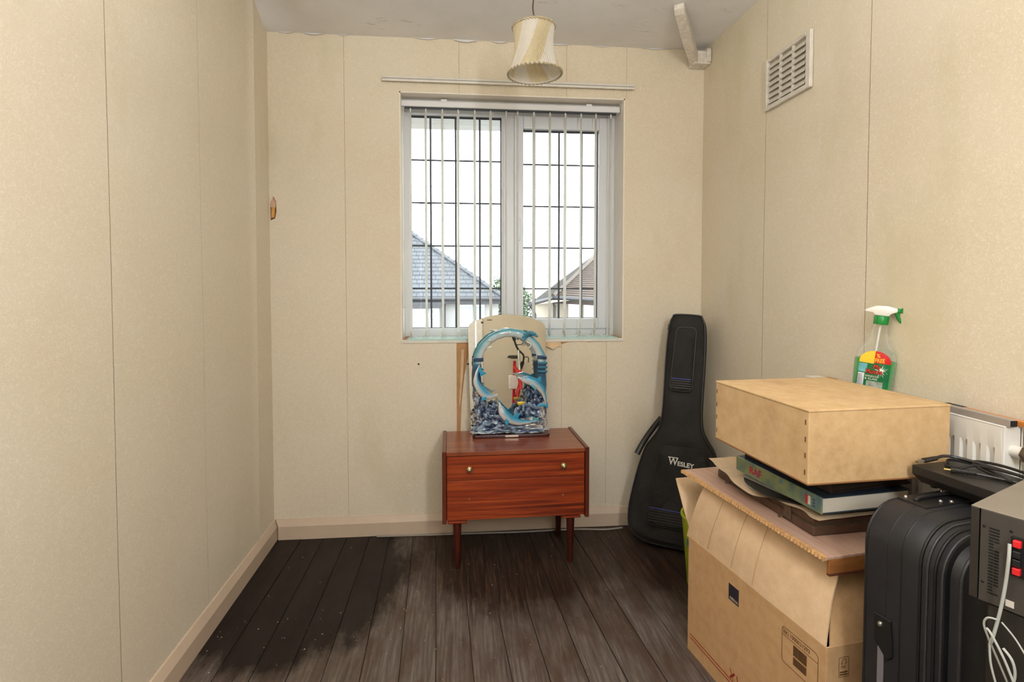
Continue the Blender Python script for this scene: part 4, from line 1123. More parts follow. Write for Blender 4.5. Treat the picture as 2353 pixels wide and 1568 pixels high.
# ------------------------------------------------------------------ wood-effect sheet lying on the flaps
def cgrain(name, c0, c1, stretch, rough=0.5):
    t = NT(name)
    f = t.noise(t.coord(stretch), 12, 6, 0.6, 0.5)
    t.principled(t.ramp(f, [(0.3, lin(c0)), (0.7, lin(c1))]), rough, 0, None, 0.4)
    return t.m
SH = thing('wood_effect_board', 'pinkish wood-effect board with ragged corrugated edge lying on top of the cardboard box', 'board', BW(-0.05, 0.0, 0.600), BOXRZ)
M_SHEET = cgrain('pale_pink_woodgrain', (178, 140, 120), (204, 172, 152), (0.35, 5, 1))
sheet = bx('sheet', (0, 0.003, 0.001), (0.630, 0.350, 0.008), M_SHEET, SH, 0.001)
ed = MB(); N = 150
up_, lo_ = [], []
for i in range(N + 1):
    x = 0.629*i/N; r_ = 0.0028*math.sin(i*2.3) + 0.0016*noise.noise(Vector((i*0.6, 0, 0)))
    up_.append((x, -0.001 + r_*0.4, 0.0082)); lo_.append((x, -0.0028 + r_, -0.0005))
ed.rings([[u, l, (l[0], 0.010, 0.0), (u[0], 0.010, 0.0085)] for u, l in zip(up_, lo_)])
ed.build('corrugated_edge', mat('torn_card_edge', (196, 152, 102), 0.85, var=0.25, scale=90), SH)
bx('end_lip', (0.622, 0.012, -0.034), (0.630, 0.350, 0.001), cgrain('oak_brown_woodgrain', (138, 86, 44), (168, 112, 62), (6, 0.9, 4)), SH, 0.001)
bx('lip_edge', (0.623, 0.012, -0.038), (0.632, 0.350, -0.034), mat('dark_lip_edge', (92, 48, 30), 0.6), SH)

# ------------------------------------------------------------------ old brown case
def rot_l(deg): return BOXRZ + math.radians(deg)
CA = thing('brown_case', 'flat old brown leatherette case with metal catches under the papers', 'case', BW(0.040, 0.082, 0.609), rot_l(-3.4))
M_LEATH = mat('brown_leatherette', (86, 62, 48), 0.55, var=0.25, scale=60, bump=0.4, bscale=260)
bx('case_base', (0, 0, 0.0), (0.445, 0.262, 0.026), M_LEATH, CA, 0.004, 2)
bx('case_lid', (0.001, 0.001, 0.029), (0.444, 0.261, 0.050), M_LEATH, CA, 0.004, 2)
bx('rim', (0.003, 0.003, 0.026), (0.442, 0.259, 0.029), mat('green_tarnished_rim', (70, 74, 50), 0.5, var=0.4, scale=40), CA)
M_TARN = mat('tarnished_metal', (112, 98, 82), 0.4, metal=0.7, var=0.3, scale=60)
for x in (0.075, 0.335):
    c = bx('catch', (x, -0.004, 0.008), (x + 0.028, 0.001, 0.044), M_TARN, CA, 0.0012)
    MB().tube([(x + 0.004, -0.004, 0.012), (x - 0.004, -0.010, 0.006), (x - 0.012, -0.011, 0.004), (x - 0.008, -0.008, 0.0)], 0.0018, 6).build('catch_ring', M_TARN, c)

# crumpled brown paper on the case
PP = thing('brown_paper', 'creased torn sheet of pale brown paper spread under the record', 'paper', BW(0.0, 0.0, 0.660), BOXRZ)
def paper_pt(u, v):
    x = 0.035 + 0.475*u
    front_y = 0.050 - 0.030*math.sin(PI*min(1, u*1.15))**2 + 0.007*math.sin(u*31) * (1 if u > 0.7 else 0.35)
    y = front_y + (0.34 - front_y)*v
    z = 0.002 + 0.004*max(0, noise.noise(Vector((u*5, v*5, 2)))) - 0.016*max(0.0, 1 - v*7)*math.sin(PI*min(1, max(0, (u-0.25)/0.5)))**2
    if u < 0.08: z += 0.010*(1 - u/0.08)*(1-v)
    return (x, y, z)
pg = MB(); pg.grid(paper_pt, 40, 22)
pg.build('sheet', mat('pale_brown_paper', (214, 188, 154), 0.8, var=0.10, scale=25, bump=0.3, bscale=30), PP, smooth=True)

# vinyl record
RC = thing('vinyl_record', 'black vinyl record poking out under the blue book', 'record', BW(0.311, 0.168, 0.6665), BOXRZ)
t = NT('black_vinyl')
tc = t.coord(); sep = t.n.new('ShaderNodeVectorMath'); sep.operation = 'LENGTH'; t.link(tc, sep.inputs[0])
w = t.math('SINE', t.math('MULTIPLY', sep.outputs['Value'], 3000.0))
t.principled(lin((26, 24, 24)), 0.28, 0, t.bump(w, 0.15, 0.0006), 0.6)
MB().lathe([(0.0, 0.0), (0.150, 0.0), (0.151, 0.001), (0.150, 0.0022), (0.145, 0.0018), (0.052, 0.0018), (0.05, 0.0022), (0.0, 0.0022)], 64).build('disc', t.m, RC, smooth=True)
MB().lathe([(0.0, 0.0023), (0.049, 0.0023), (0.049, 0.0027), (0.0, 0.0027)], 32).build('centre_label', mat('record_label', (150, 50, 40), 0.6), RC)
slv = thing('paper_sleeve', 'grey-white inner sleeve paper lying on the record under the blue book', 'paper', BW(0.30, 0.19, 0.6694), rot_l(6))
MB().prism([(x, y, 0) for x, y in rrect(-0.105, -0.128, 0.150, 0.150, 0.004)], (0, 0, 0.006)).build('sleeve', mat('grey_sleeve_paper', (150, 146, 140), 0.7, var=0.1), slv)

# blue book
BK = thing('blue_book', 'thick blue hardback book with red capitals on its green and blue spine', 'book', BW(0.166, 0.062, 0.6775), rot_l(-1.2))
t = NT('painted_spine')
f = t.noise(t.coord((1, 1, 1)), 16, 3, 0.5)
t.principled(t.ramp(f, [(0.32, lin((78, 116, 138))), (0.48, lin((128, 146, 118))), (0.62, lin((154, 162, 112))), (0.75, lin((98, 140, 156)))]), 0.35)
M_SPINE = t.m
M_COVER = mat('dark_blue_cover', (48, 62, 74), 0.3, var=0.15)
BKL, BKW, BKT = 0.346, 0.270, 0.043
bx('page_block', (0.004, 0.004, 0.003), (BKL - 0.003, BKW - 0.005, BKT - 0.003), mat('cream_pages', (226, 218, 200), 0.8, var=0.05, scale=30, stretch=(1, 1, 40)), BK)
bx('back_cover', (0, 0.002, 0), (BKL, BKW, 0.003), M_COVER, BK, 0.0008)
bx('front_cover', (0, 0.002, BKT - 0.003), (BKL, BKW, BKT), M_COVER, BK, 0.0008)
sp = bx('spine', (0, -0.0015, 0.0), (BKL, 0.0022, BKT), M_SPINE, BK, 0.001)
SM = frame((0, -0.0018, 0), (1, 0, 0), (0, 0, 1))
text('lettering', 'RAF', 0.030, mat('crimson_print', (190, 40, 70), 0.5), sp, SM @ Matrix.Translation((0.064, 0.011, 0)), 0.0002, sx=1.05, bold=0.0008)
for zq in (0.010, 0.018, 0.026): bx('print_mark', (0.316, -0.0020, zq), (0.324, -0.001, zq + 0.004), mat('blue_print', (60, 84, 130), 0.5), sp)
bx('emblem', (0.290, -0.0021, 0.009), (0.300, -0.001, 0.033), mat('red_emblem', (196, 60, 60), 0.5), sp); bx('emblem', (0.299, -0.0021, 0.010), (0.308, -0.001, 0.032), mat('white_emblem', (232, 228, 222), 0.5), sp)

# dark album between the book and the top box
AL = thing('dark_album', 'dark brown album wedged between the blue book and the top box', 'album', BW(0.175, 0.085, 0.721), rot_l(2))
M_ALB = mat('dark_brown_cloth', (52, 34, 26), 0.7, var=0.25, scale=40)
bx('pages', (0.006, 0.006, 0.005), (0.316, 0.262, 0.062), mat('dark_pages', (66, 50, 38), 0.8, stretch=(1, 1, 30)), AL)
bx('cover', (0, 0, 0.0), (0.322, 0.266, 0.005), M_ALB, AL, 0.001); bx('cover', (0, 0, 0.062), (0.322, 0.266, 0.067), M_ALB, AL, 0.001)
bx('album_spine', (0, -0.002, 0.0), (0.322, 0.006, 0.067), M_ALB, AL, 0.002)

# top box
TBX = thing('fibreboard_box', 'square tan fibreboard box with stapled corners on top of the pile', 'box', BW(0.403, 0.145, 0.7895), rot_l(-4.0))
hx, hy, hz = 0.199, 0.192, 0.1765
M_TAN = board_mat('tan_fibreboard', (198, 164, 118), (214, 182, 138), 0.30)
rings = []
M_TANT = M_TAN
bx('box_body', (-hx, -hy, 0), (hx, hy, hz - 0.004), M_TAN, TBX, 0.003, 2)
bx('box_lid', (-hx - 0.0012, -hy - 0.0012, hz - 0.006), (hx + 0.0012, hy + 0.0012, hz), M_TANT, TBX, 0.002, 2)
bx('base_edge', (-hx - 0.001, -hy - 0.001, -0.0005), (hx + 0.001, hy + 0.001, 0.004), mat('dark_board_edge', (140, 96, 56), 0.8), TBX, 0.001)
M_STAP = mat('rusty_staple', (92, 66, 44), 0.5, metal=0.5)
for x in (-hx + 0.008, hx - 0.010):
    for z in (0.022, 0.062, 0.10, 0.140): bx('staple', (x - 0.0009, -hy - 0.0012, z), (x + 0.0009, -hy, z + 0.012), M_STAP, TBX)
for y in (-hy + 0.01, hy - 0.02):
    for z in (0.03, 0.09, 0.14): bx('staple', (-hx - 0.001, y - 0.0009, z), (-hx, y + 0.0009, z + 0.012), M_STAP, TBX)
MB().prism([(x, y, hz + 0.0002) for x, y in ((-0.19, 0.18), (-0.15, 0.183), (-0.165, 0.19), (-0.192, 0.19))], (0, 0, 0.0012)).build('torn_patch', mat('torn_board_patch', (178, 132, 88), 0.9), TBX)

# ------------------------------------------------------------------ lime bin behind the cardboard box
BN = thing('waste_bin', 'lime green plastic waste bin half hidden behind the cardboard box', 'bin', (1.045, 2.105, 0))
M_LIME = mat('lime_green_plastic', (172, 186, 46), 0.4, var=0.08)
MB().lathe([(0.0, 0.0), (0.098, 0.0), (0.102, 0.005), (0.126, 0.290), (0.131, 0.292), (0.131, 0.300), (0.123, 0.300), (0.098, 0.008), (0.0, 0.008)], 40).build('bin_body', M_LIME, BN, smooth=True)
def arc_patch(r0, r1, z0, z1, a0, a1, off, m, name, parent):
    MB().grid(lambda u, v: ((r0 + (r1-r0)*v + off)*math.cos(a0 + (a1-a0)*u), (r0 + (r1-r0)*v + off)*math.sin(a0 + (a1-a0)*u), z0 + (z1-z0)*v), 10, 1).build(name, m, parent)
arc_patch(0.116, 0.119, 0.18, 0.215, math.radians(185), math.radians(235), 0.0008, mat('blue_sticker', (70, 130, 160), 0.5), 'sticker', BN)

# ------------------------------------------------------------------ radiator on the right wall
RD = thing('radiator', 'white ribbed panel radiator fixed to the right wall behind the pile', 'radiator', (1.215, 1.083, 0.0))
M_RAD = mat('white_radiator_enamel', (226, 224, 218), 0.3, var=0.03)
RL, RZ0, RZ1 = 0.70, 0.34, 0.936
def radx(y, z):
    if y < 0.014 or y > RL - 0.014: return 0.004 + 0.006*(1 if (y < 0.002 or y > RL-0.002) else 0)
    ph = ((y - 0.018) / 0.0335) % 1.0
    k = 1.0 if 0.16 < ph < 0.62 else 0.0
    zz = min(1.0, max(0.0, min(z - RZ0 - 0.05, RZ1 - 0.055 - z)/0.012))
    return 0.004 + 0.0075*k*zz
ys = sorted(set([0.0, 0.004, 0.010, RL-0.010, RL-0.004, RL] + [0.018 + 0.0335*(i + f) for i in range(20) for f in (0.10, 0.2, 0.58, 0.68)]))
ys = [y for y in ys if 0 <= y <= RL]
zs = [RZ0, RZ0+0.01, RZ0+0.049, RZ0+0.066, 0.5*(RZ0+RZ1), RZ1-0.071, RZ1-0.054, RZ1-0.01, RZ1-0.003]
vs = [(radx(y, z) if RZ0+0.02 < z < RZ1-0.02 else 0.004, y, z) for z in zs for y in ys]
w = len(ys)
fsx = [(j*w+i, j*w+i+1, (j+1)*w+i+1, (j+1)*w+i) for j in range(len(zs)-1) for i in range(w-1)]
MB().pts(vs, fsx).build('front_panel', M_RAD, RD, smooth=True)
bx('side_cover', (0.004, 0.0, RZ0), (0.048, 0.004, RZ1 - 0.003), M_RAD, RD, 0.002); bx('side_cover', (0.004, RL - 0.004, RZ0), (0.048, RL, RZ1 - 0.003), M_RAD, RD, 0.002)
bx('top_edge', (0.003, 0.0, RZ1 - 0.004), (0.052, RL, RZ1), M_RAD, RD, 0.0015)
bx('back_panel', (0.044, 0.0, RZ0), (0.050, RL, RZ1 - 0.004), M_RAD, RD)
vp = MB().tube([(0.028, 0.0, 0.880), (0.028, -0.030, 0.880)], 0.014, 12).build('valve_pipe', M_RAD, RD, smooth=True)
MB().tube([(0.028, -0.026, 0.880), (0.028, -0.033, 0.880)], 0.0185, 6).build('lock_nut', M_TARN, vp)
MB().tube([(0.028, -0.033, 0.880), (0.028, -0.050, 0.880)], 0.0125, 12).build('valve_cap', M_WHITE, vp, smooth=True)
MB().tube([(0.028, -0.050, 0.880), (0.028, -0.056, 0.880)], 0.006, 8).build('valve_spindle', M_BRASS, vp, smooth=True)
for y in (0.12, RL - 0.12): bx('wall_bracket', (0.048, y - 0.015, 0.45), (0.066, y + 0.015, 0.88), M_RAD, RD)

BR = thing('aluminium_bar', 'grey aluminium bar with a dark end lying along the top of the radiator', 'bar', (1.222, 1.075, 0.936))
MB().prism([(0, 0, 0), (0.018, 0, 0), (0.018, 0, 0.016), (0.0, 0, 0.016)], (0, 0.335, 0)).build('bar_body', mat('brushed_aluminium', (176, 172, 168), 0.4, metal=0.5, var=0.08), BR, 0.001)
bx('end_cap', (0.0015, -0.002, 0.0015), (0.0165, 0.001, 0.0145), M_DARKGAP, BR)
LV = thing('orange_batten', 'orange wooden batten with dark ends lying on the radiator against the wall', 'batten', (1.250, 0.80, 0.9365))
bx('batten_body', (0, 0.0, 0.0), (0.016, 0.47, 0.012), wood_mat('orange_varnished_wood', (178, 96, 34), (206, 124, 48), (222, 148, 76), (4, 0.4, 4), 12, 0.4), LV, 0.001)
bx('dark_band', (-0.0006, 0.16, 0.0), (0.0166, 0.235, 0.005), M_DARKGAP, LV); bx('dark_band', (-0.0006, 0.42, 0.0), (0.0166, 0.471, 0.0124), M_DARKGAP, LV)

# ------------------------------------------------------------------ spray bottle standing on the radiator
SB = bpy.data.objects.new('spray_bottle', None); COL.objects.link(SB)
tag(SB, 'clear trigger spray bottle half full of green cleaner standing behind the top box', 'spray bottle')
SB.location = (1.229, 1.492, 0.9375)
SB.rotation_euler = (0, math.radians(6.0), math.radians(-39.5))
BP = [(0.0, 0.044, 0.022), (0.006, 0.049, 0.026), (0.05, 0.0515, 0.027), (0.092, 0.0525, 0.027), (0.104, 0.051, 0.0265), (0.120, 0.046, 0.0255), (0.134, 0.0375, 0.024), (0.146, 0.0275, 0.021), (0.165, 0.0225, 0.019), (0.19, 0.0185, 0.0175), (0.204, 0.0165, 0.0165)]
def bprof(z):
    for (a, w0, d0), (b_, w1, d1) in zip(BP, BP[1:]):
        if a <= z <= b_: k = (z-a)/(b_-a); return (w0 + (w1-w0)*k, d0 + (d1-d0)*k)
    return BP[-1][1:]
def ell(z, sh=0.0, n=40):
    w, d = bprof(z); return [((w-sh)*math.copysign(abs(math.cos(a))**0.8, math.cos(a)), (d-sh)*math.copysign(abs(math.sin(a))**0.8, math.sin(a)), z) for a in [2*PI*k/n for k in range(n)]]
zz = [0.0, 0.006, 0.03, 0.06, 0.092, 0.098, 0.104, 0.112, 0.120, 0.127, 0.134, 0.140, 0.146, 0.155, 0.165, 0.178, 0.19, 0.204]
def milky_mat():
    t = NT('milky_clear_plastic')
    tr = t.add('ShaderNodeBsdfTransparent'); tr.inputs['Color'].default_value = (0.97, 0.98, 0.97, 1)
    df = t.add('ShaderNodeBsdfPrincipled'); df.inputs['Base Color'].default_value = lin((226, 226, 220)); df.inputs['Roughness'].default_value = 0.2
    lw = t.n.new('ShaderNodeLayerWeight'); lw.inputs['Blend'].default_value = 0.32
    mx = t.n.new('ShaderNodeMixShader')
    f = t.math('ADD', t.math('MULTIPLY', lw.outputs['Facing'], 0.6), 0.03, True)
    t.link(f, mx.inputs[0]); t.link(tr.outputs[0], mx.inputs[1]); t.link(df.outputs[0], mx.inputs[2]); t.link(mx.outputs[0], t.out.inputs['Surface'])
    return t.m
MB().rings([ell(z) for z in zz]).build('bottle_body', milky_mat(), SB, smooth=True)
t = NT('green_liquid')
p = t.principled(lin((14, 176, 72)), 0.12, 0, None, 0.5)
tl = t.add('ShaderNodeBsdfTranslucent'); tl.inputs['Color'].default_value = lin((30, 220, 90))
mx = t.add('ShaderNodeMixShader'); mx.inputs[0].default_value = 0.45
t.link(p.outputs[0], mx.inputs[1]); t.link(tl.outputs[0], mx.inputs[2]); t.link(mx.outputs[0], t.out.inputs['Surface'])
MB().rings([ell(z, 0.0016) for z in (0.002, 0.006, 0.03, 0.06, 0.092, 0.0965)]).build('green_liquid', t.m, SB, smooth=True)
MB().tube([(0.0, 0, 0.01), (-0.002, 0, 0.10), (0.0, 0, 0.205)], 0.003, 6).build('dip_tube', mat('milky_plastic', (226, 228, 224), 0.4), SB)
def fy_(x, z, lift):
    w, d = bprof(z); q = max(0.0, 1 - min(1.0, abs(x)/w)**2.5); return -(d*q**0.4) - lift
def label(name, x0, x1, zlo, zhi, lift, m, parent, nu=12, nv=6):
    MB().grid(lambda u, v: (lambda x: (x, fy_(x, zlo(x) + (zhi(x)-zlo(x))*v, lift), zlo(x) + (zhi(x)-zlo(x))*v))(x0 + (x1-x0)*u), nu, nv).build(name, m, parent, smooth=True, fix=False)
    return parent.children[-1]
dome = lambda x: 0.090 + 0.034*math.sqrt(max(0, 1 - (x/0.0395)**2))
LB = None
label('label', -0.0395, 0.0395, lambda x: 0.004, dome, 0.0006, mat('green_label', (20, 110, 62), 0.3, var=0.35, scale=30), SB)
LB = [c for c in SB.children if c.name.startswith('label')][0]
label('label_patch', -0.039, -0.0022, lambda x: 0.086, dome, 0.0009, mat('yellow_label', (236, 196, 52), 0.3, var=0.12), LB)
label('label_patch', -0.002, 0.039, lambda x: 0.089, dome, 0.0009, mat('red_label', (204, 26, 24), 0.3, var=0.06), LB)
label('label_patch', -0.039, -0.018, lambda x: 0.058, lambda x: 0.084, 0.0009, mat('pale_teal_label', (104, 178, 190), 0.3, var=0.2, scale=60), LB)
label('label_patch', -0.038, -0.022, lambda x: 0.006, lambda x: 0.055, 0.0009, mat('white_label', (216, 220, 226), 0.3), LB)
label('label_patch', -0.015, 0.026, lambda x: 0.006, lambda x: 0.034, 0.0009, mat('picture_label', (150, 160, 148), 0.3, var=0.5, scale=50), LB)
bars_ = MB()
for i in range(9): bars_.box(-0.0375, fy_(-0.030, 0.03, 0.0022), 0.010 + i*0.0048, -0.0235, fy_(-0.030, 0.03, 0.0010), 0.0115 + i*0.0048)
bars_.build('barcode', mat('grey_bar', (126, 132, 144), 0.5), LB)
burst = MB()
for k in range(16):
    a = 2*PI*k/16 + 0.1; c_ = Vector((0.016, 0, 0.066)); d_ = Vector((math.cos(a), 0, math.sin(a)))
    n_ = Vector((-d_.z, 0, d_.x)); r_ = 0.021 if k % 2 else 0.016
    tri = [c_ + n_*0.0018, c_ + d_*r_, c_ - n_*0.0018]
    burst.pts([(q.x, fy_(q.x, q.z, 0.0012), q.z) for q in tri], [(0, 1, 2)])
burst.build('starburst', mat('white_burst', (232, 236, 226), 0.4), LB, fix=False)
def wrap_text(s, size, x, z, m, lift, sx=1.0, bold=0.0, rot=0.0):
    o = text('lettering', s, size, m, LB, Matrix.Rotation(rot, 4, 'Z'), 0.0001, sx=sx, bold=bold)
    for v in o.data.vertices:
        px_, pz_, e_ = v.co.x + x, v.co.y + z, v.co.z
        v.co = (px_, fy_(px_, pz_, lift) - e_, pz_)
M_YL = mat('yellow_letter', (250, 190, 40), 0.4); M_DKR = mat('maroon_outline', (90, 14, 10), 0.4); M_ORR = mat('orange_red_letter', (226, 70, 30), 0.4)
wrap_text('%', 0.015, 0.001, 0.106, M_YL, 0.0015, bold=0.0002); wrap_text('FREE', 0.0165, -0.001, 0.091, M_YL, 0.0015, sx=0.72, bold=0.0003, rot=0.06)
wrap_text('Mr', 0.0185, -0.003, 0.0715, M_DKR, 0.0016, bold=0.0013, sx=0.85); wrap_text('Mr', 0.0185, -0.003, 0.0715, M_ORR, 0.0021, bold=0.0, sx=0.85)
wrap_text('Muscle', 0.0185, -0.020, 0.0555, M_DKR, 0.0016, bold=0.0013, sx=0.80, rot=0.05); wrap_text('Muscle', 0.0185, -0.020, 0.0555, M_ORR, 0.0021, bold=0.0, sx=0.80, rot=0.05)
wrap_text('WINDOW', 0.0075, -0.020, 0.0455, mat('white_letter', (236, 236, 230), 0.4), 0.0016); wrap_text('& GLASS', 0.0085, -0.020, 0.0375, mat('white_letter', (236, 236, 230), 0.4), 0.0016)
M_GRN = mat('green_cap_plastic', (18, 132, 54), 0.35, var=0.06); M_MILK = mat('milky_white_plastic', (232, 230, 224), 0.35, var=0.03)
MB().lathe([(0.0, 0.203), (0.0185, 0.203), (0.0192, 0.206), (0.0192, 0.225), (0.0175, 0.228), (0.0, 0.228)], 28).build('cap', M_GRN, SB, smooth=True)
hd = MB().prism([(x, -0.011, z) for x, z in ((-0.017, 0.228), (0.016, 0.228), (0.022, 0.237), (0.036, 0.243), (0.036, 0.254), (0.012, 0.259), (-0.016, 0.257), (-0.040, 0.245), (-0.046, 0.240), (-0.040, 0.237), (-0.024, 0.236))], (0, 0.022, 0)).build('spray_head', M_MILK, SB, 0.003, 2, True)
bx('nozzle', (0.044, -0.009, 0.242), (0.060, 0.009, 0.258), M_GRN, SB, 0.002, 2); bx('nozzle_collar', (0.034, -0.007, 0.243), (0.045, 0.007, 0.255), M_GRN, SB, 0.002, 2)
MB().tube(spline([(0.034, 0, 0.245), (0.038, 0, 0.232), (0.045, 0, 0.220), (0.052, 0, 0.212)], 4), [0.006]*4 + [0.0055]*4 + [0.005]*4 + [0.003], 8).build('trigger', M_GRN, SB, smooth=True)

# ------------------------------------------------------------------ suitcase
SU = thing('suitcase', 'large black fabric suitcase standing upright between the cardboard box and the amplifier', 'suitcase', (0.892, 1.089, 0.0), math.radians(11.4))
def fabric(name, c, sheen=0.5, sc_=380):
    t = NT(name)
    v = t.coord()
    col = t.ramp(t.noise(v, 12, 4), [(0.3, scl(lin(c), 0.8)), (0.7, scl(lin(c), 1.25))])
    t.principled(col, 0.5, 0, t.bump(t.noise(v, sc_, 2), 0.25, 0.001), 0.45)
    return t.m
M_SUIT = fabric('black_suitcase_fabric', (40, 40, 44))
M_PIPE = mat('black_rubber_piping', (24, 24, 26), 0.5, var=0.1)
M_ZIP = mat('grey_zip', (70, 70, 74), 0.45, metal=0.2, var=0.2, scale=200)
SW, ST = 0.305, 0.775
def sprof(k, r): return rrect(k, 0.035 + k, SW - k, ST - k, (0.04, 0.04, r, r), 8)
rg = []
for y, k, r in ((0.0, 0.010, 0.075), (-0.003, 0.003, 0.082), (-0.008, 0.0, 0.085), (-0.055, -0.001, 0.087), (-0.100, 0.0, 0.087), (-0.122, 0.006, 0.085), (-0.140, 0.018, 0.082), (-0.150, 0.026, 0.078)):
    rg.append([(x, y, z) for x, z in sprof(k, r)])
MB().rings(rg).build('shell', M_SUIT, SU, smooth=True)
for (y, k, r, q) in ((-0.002, 0.003, 0.083, 0.003), (-0.052, 0.0005, 0.086, 0.0022), (-0.083, 0.0005, 0.086, 0.0022)):
    MB().tube([(x, y, z) for x, z in sprof(k, r)], q, 6, loop=True).build('piping', M_PIPE, SU, smooth=True)
for (y, k, r, q, m_) in ((-0.118, 0.004, 0.084, 0.003, M_PIPE), (-0.128, 0.009, 0.083, 0.0026, M_ZIP), (-0.138, 0.016, 0.082, 0.0030, M_PIPE), (-0.147, 0.023, 0.080, 0.0028, M_ZIP)):
    MB().tube([(x, y, z) for x, z in sprof(k, r)], q, 6, loop=True).build('zip', m_, SU, smooth=True)
fp = [(0.040, 0.0), (0.046, -0.018), (0.060, -0.026), (0.09, -0.028)]
rg = [[(x, -0.149 + dy, z) for x, z in sprof(k, max(0.03, 0.085 - k*0.5))] for k, dy in fp]
fpn = MB().rings(rg).build('front_pocket', M_SUIT, SU, smooth=True)
MB().tube([(x, -0.166, z) for x, z in sprof(0.046, 0.062)], 0.0035, 6, loop=True).build('pocket_zip', M_ZIP, fpn, smooth=True)
hp = bx('handle_plate', (0.085, -0.070, ST - 0.001), (0.225, -0.006, ST + 0.004), M_PIPE, SU, 0.002, 2)
MB().tube(spline([(0.10, -0.035, ST + 0.004), (0.11, -0.036, ST + 0.009), (0.15, -0.036, ST + 0.010), (0.20, -0.036, ST + 0.009), (0.21, -0.035, ST + 0.004)], 4), 0.004, 8).build('top_handle', M_PIPE, hp, smooth=True)
for (x, y) in ((0.100, -0.014), (0.148, -0.055), (0.168, -0.064), (0.212, -0.014)):
    MB().lathe([(0.0, 0.0085), (0.003, 0.0078), (0.0045, 0.005), (0.0045, 0.003), (0.0, 0.003)], 12, (x, y, ST)).build('rivet', mat('bright_steel', (206, 202, 194), 0.25, metal=0.9), hp, smooth=True)
sbk = MB().prism([(-0.0005, -0.028, 0.545), (-0.0005, -0.066, 0.545), (-0.0005, -0.072, 0.47), (-0.0005, -0.060, 0.455), (-0.0005, -0.030, 0.485)], (-0.005, 0, 0)).build('side_bracket', M_PIPE, SU, 0.0015)
k_ = MB().lathe([(0.0, 0.006), (0.004, 0.005), (0.006, 0.002), (0.006, 0.0), (0.0, 0.0)], 14).build('stud', mat('bright_steel', (206, 202, 194), 0.25, metal=0.9), sbk, smooth=True)
k_.matrix_local = Matrix.Translation((-0.005, -0.045, 0.527)) @ Matrix.Rotation(-PI/2, 4, 'Y')
bx('side_strip', (-0.005, -0.052, 0.06), (0.0, -0.038, 0.475), mat('satin_grey_strip', (150, 148, 156), 0.35, metal=0.3), SU, 0.001)
for (x, y) in ((0.03, -0.03), (0.03, -0.125), (SW - 0.03, -0.03), (SW - 0.03, -0.125)):
    o = MB().tube([(x - 0.009, y, 0.019), (x + 0.009, y, 0.019)], 0.0185, 14).build('wheel', M_PIPE, SU, smooth=True)

# ------------------------------------------------------------------ flat black player on the suitcase, with cables
DV = thing('media_player', 'flat black disc player lying on the suitcase with cables coiled on it', 'player', (1.058, 1.152, 0.7920), math.radians(8.0))
M_DEV = mat('matt_black_plastic', (34, 32, 30), 0.45, var=0.12, bump=0.05, bscale=300)
DW, DL, DH = 0.142, 0.245, 0.040
body_ = MB().rings([[(x, y, z) for x, y in ((k, -k*0.6), (DW, -k*0.6), (DW, -DL), (k, -DL))] for k, z in ((0.016, 0.0), (0.0, 0.020), (0.0, DH))]).build('casing', M_DEV, DV, 0.0012)
for (x, y) in ((0.030, -0.03), (0.030, -DL + 0.03), (DW - 0.015, -0.03), (DW - 0.015, -DL + 0.03)):
    MB().lathe([(0.0, -0.0065), (0.007, -0.0065), (0.008, 0.0), (0.0, 0.0)], 12, (x, y, 0)).build('foot', M_PIPE, DV)
zt = 0.792 + DH
def dv(x, y, z=0.0):
    c, s = math.cos(math.radians(8)), math.sin(math.radians(8)); return Vector((1.058 + c*x - s*y, 1.152 + s*x + c*y, zt + z))
M_WIRE = mat('black_rubber_cable', (28, 26, 25), 0.38, var=0.15)
def cable(label_, path, r, ends=()):
    t_ = thing('black_cable', label_, 'cable', path[0], group='black cables on the disc player')
    o = Vector(path[0])
    MB().tube([p - o for p in spline(path, 6)], r, 7).build('wire', M_WIRE, t_, smooth=True)
    return t_, o
c1, o1 = cable('black cable with a flat metal plug at the far corner of the disc player', [dv(0.052, -0.012, 0.014), dv(0.075, -0.018, 0.020), dv(0.10, -0.04, 0.018), dv(0.115, -0.10, 0.014), dv(0.12, -0.17, 0.010), dv(0.10, -0.215, 0.0045)], 0.0035)
a_ = dv(0.052, -0.012, 0.014) - o1; b_ = dv(0.028, -0.006, 0.009) - o1; d_ = (b_ - a_).normalized()
MB().tube([a_ - d_*0.004, b_], [0.0065, 0.0078], 8, flat=0.75).build('plug_body', M_WIRE, c1)
MB().tube([b_, b_ + d_*0.017], 0.0058, 4, flat=0.55).build('plug_tip', mat('dull_steel_plug', (122, 118, 110), 0.35, metal=0.8), c1)
c2, o2 = cable('black cable with a ribbed gold-tipped plug near the edge of the disc player', [dv(0.058, -0.100, 0.007), dv(0.080, -0.130, 0.005), dv(0.10, -0.175, 0.0045), dv(0.125, -0.200, 0.0045), dv(0.120, -0.14, 0.012), dv(0.095, -0.075, 0.014), dv(0.070, -0.055, 0.004), dv(0.060, -0.03, 0.0042)], 0.0034)
a_ = dv(0.058, -0.100, 0.007) - o2; b_ = dv(0.030, -0.066, 0.0065) - o2; d_ = (b_ - a_).normalized()
pts_ = [a_.lerp(b_, i/14) for i in range(15)]
MB().tube(pts_, [0.0042 + 0.0009*(i % 2) + 0.0012*(i/14) for i in range(15)], 9).build('plug_body', M_WIRE, c2)
MB().tube([b_, b_ + d_*0.012], 0.0023, 8).build('plug_tip', mat('gold_plug', (212, 184, 110), 0.25, metal=0.9), c2, smooth=True)
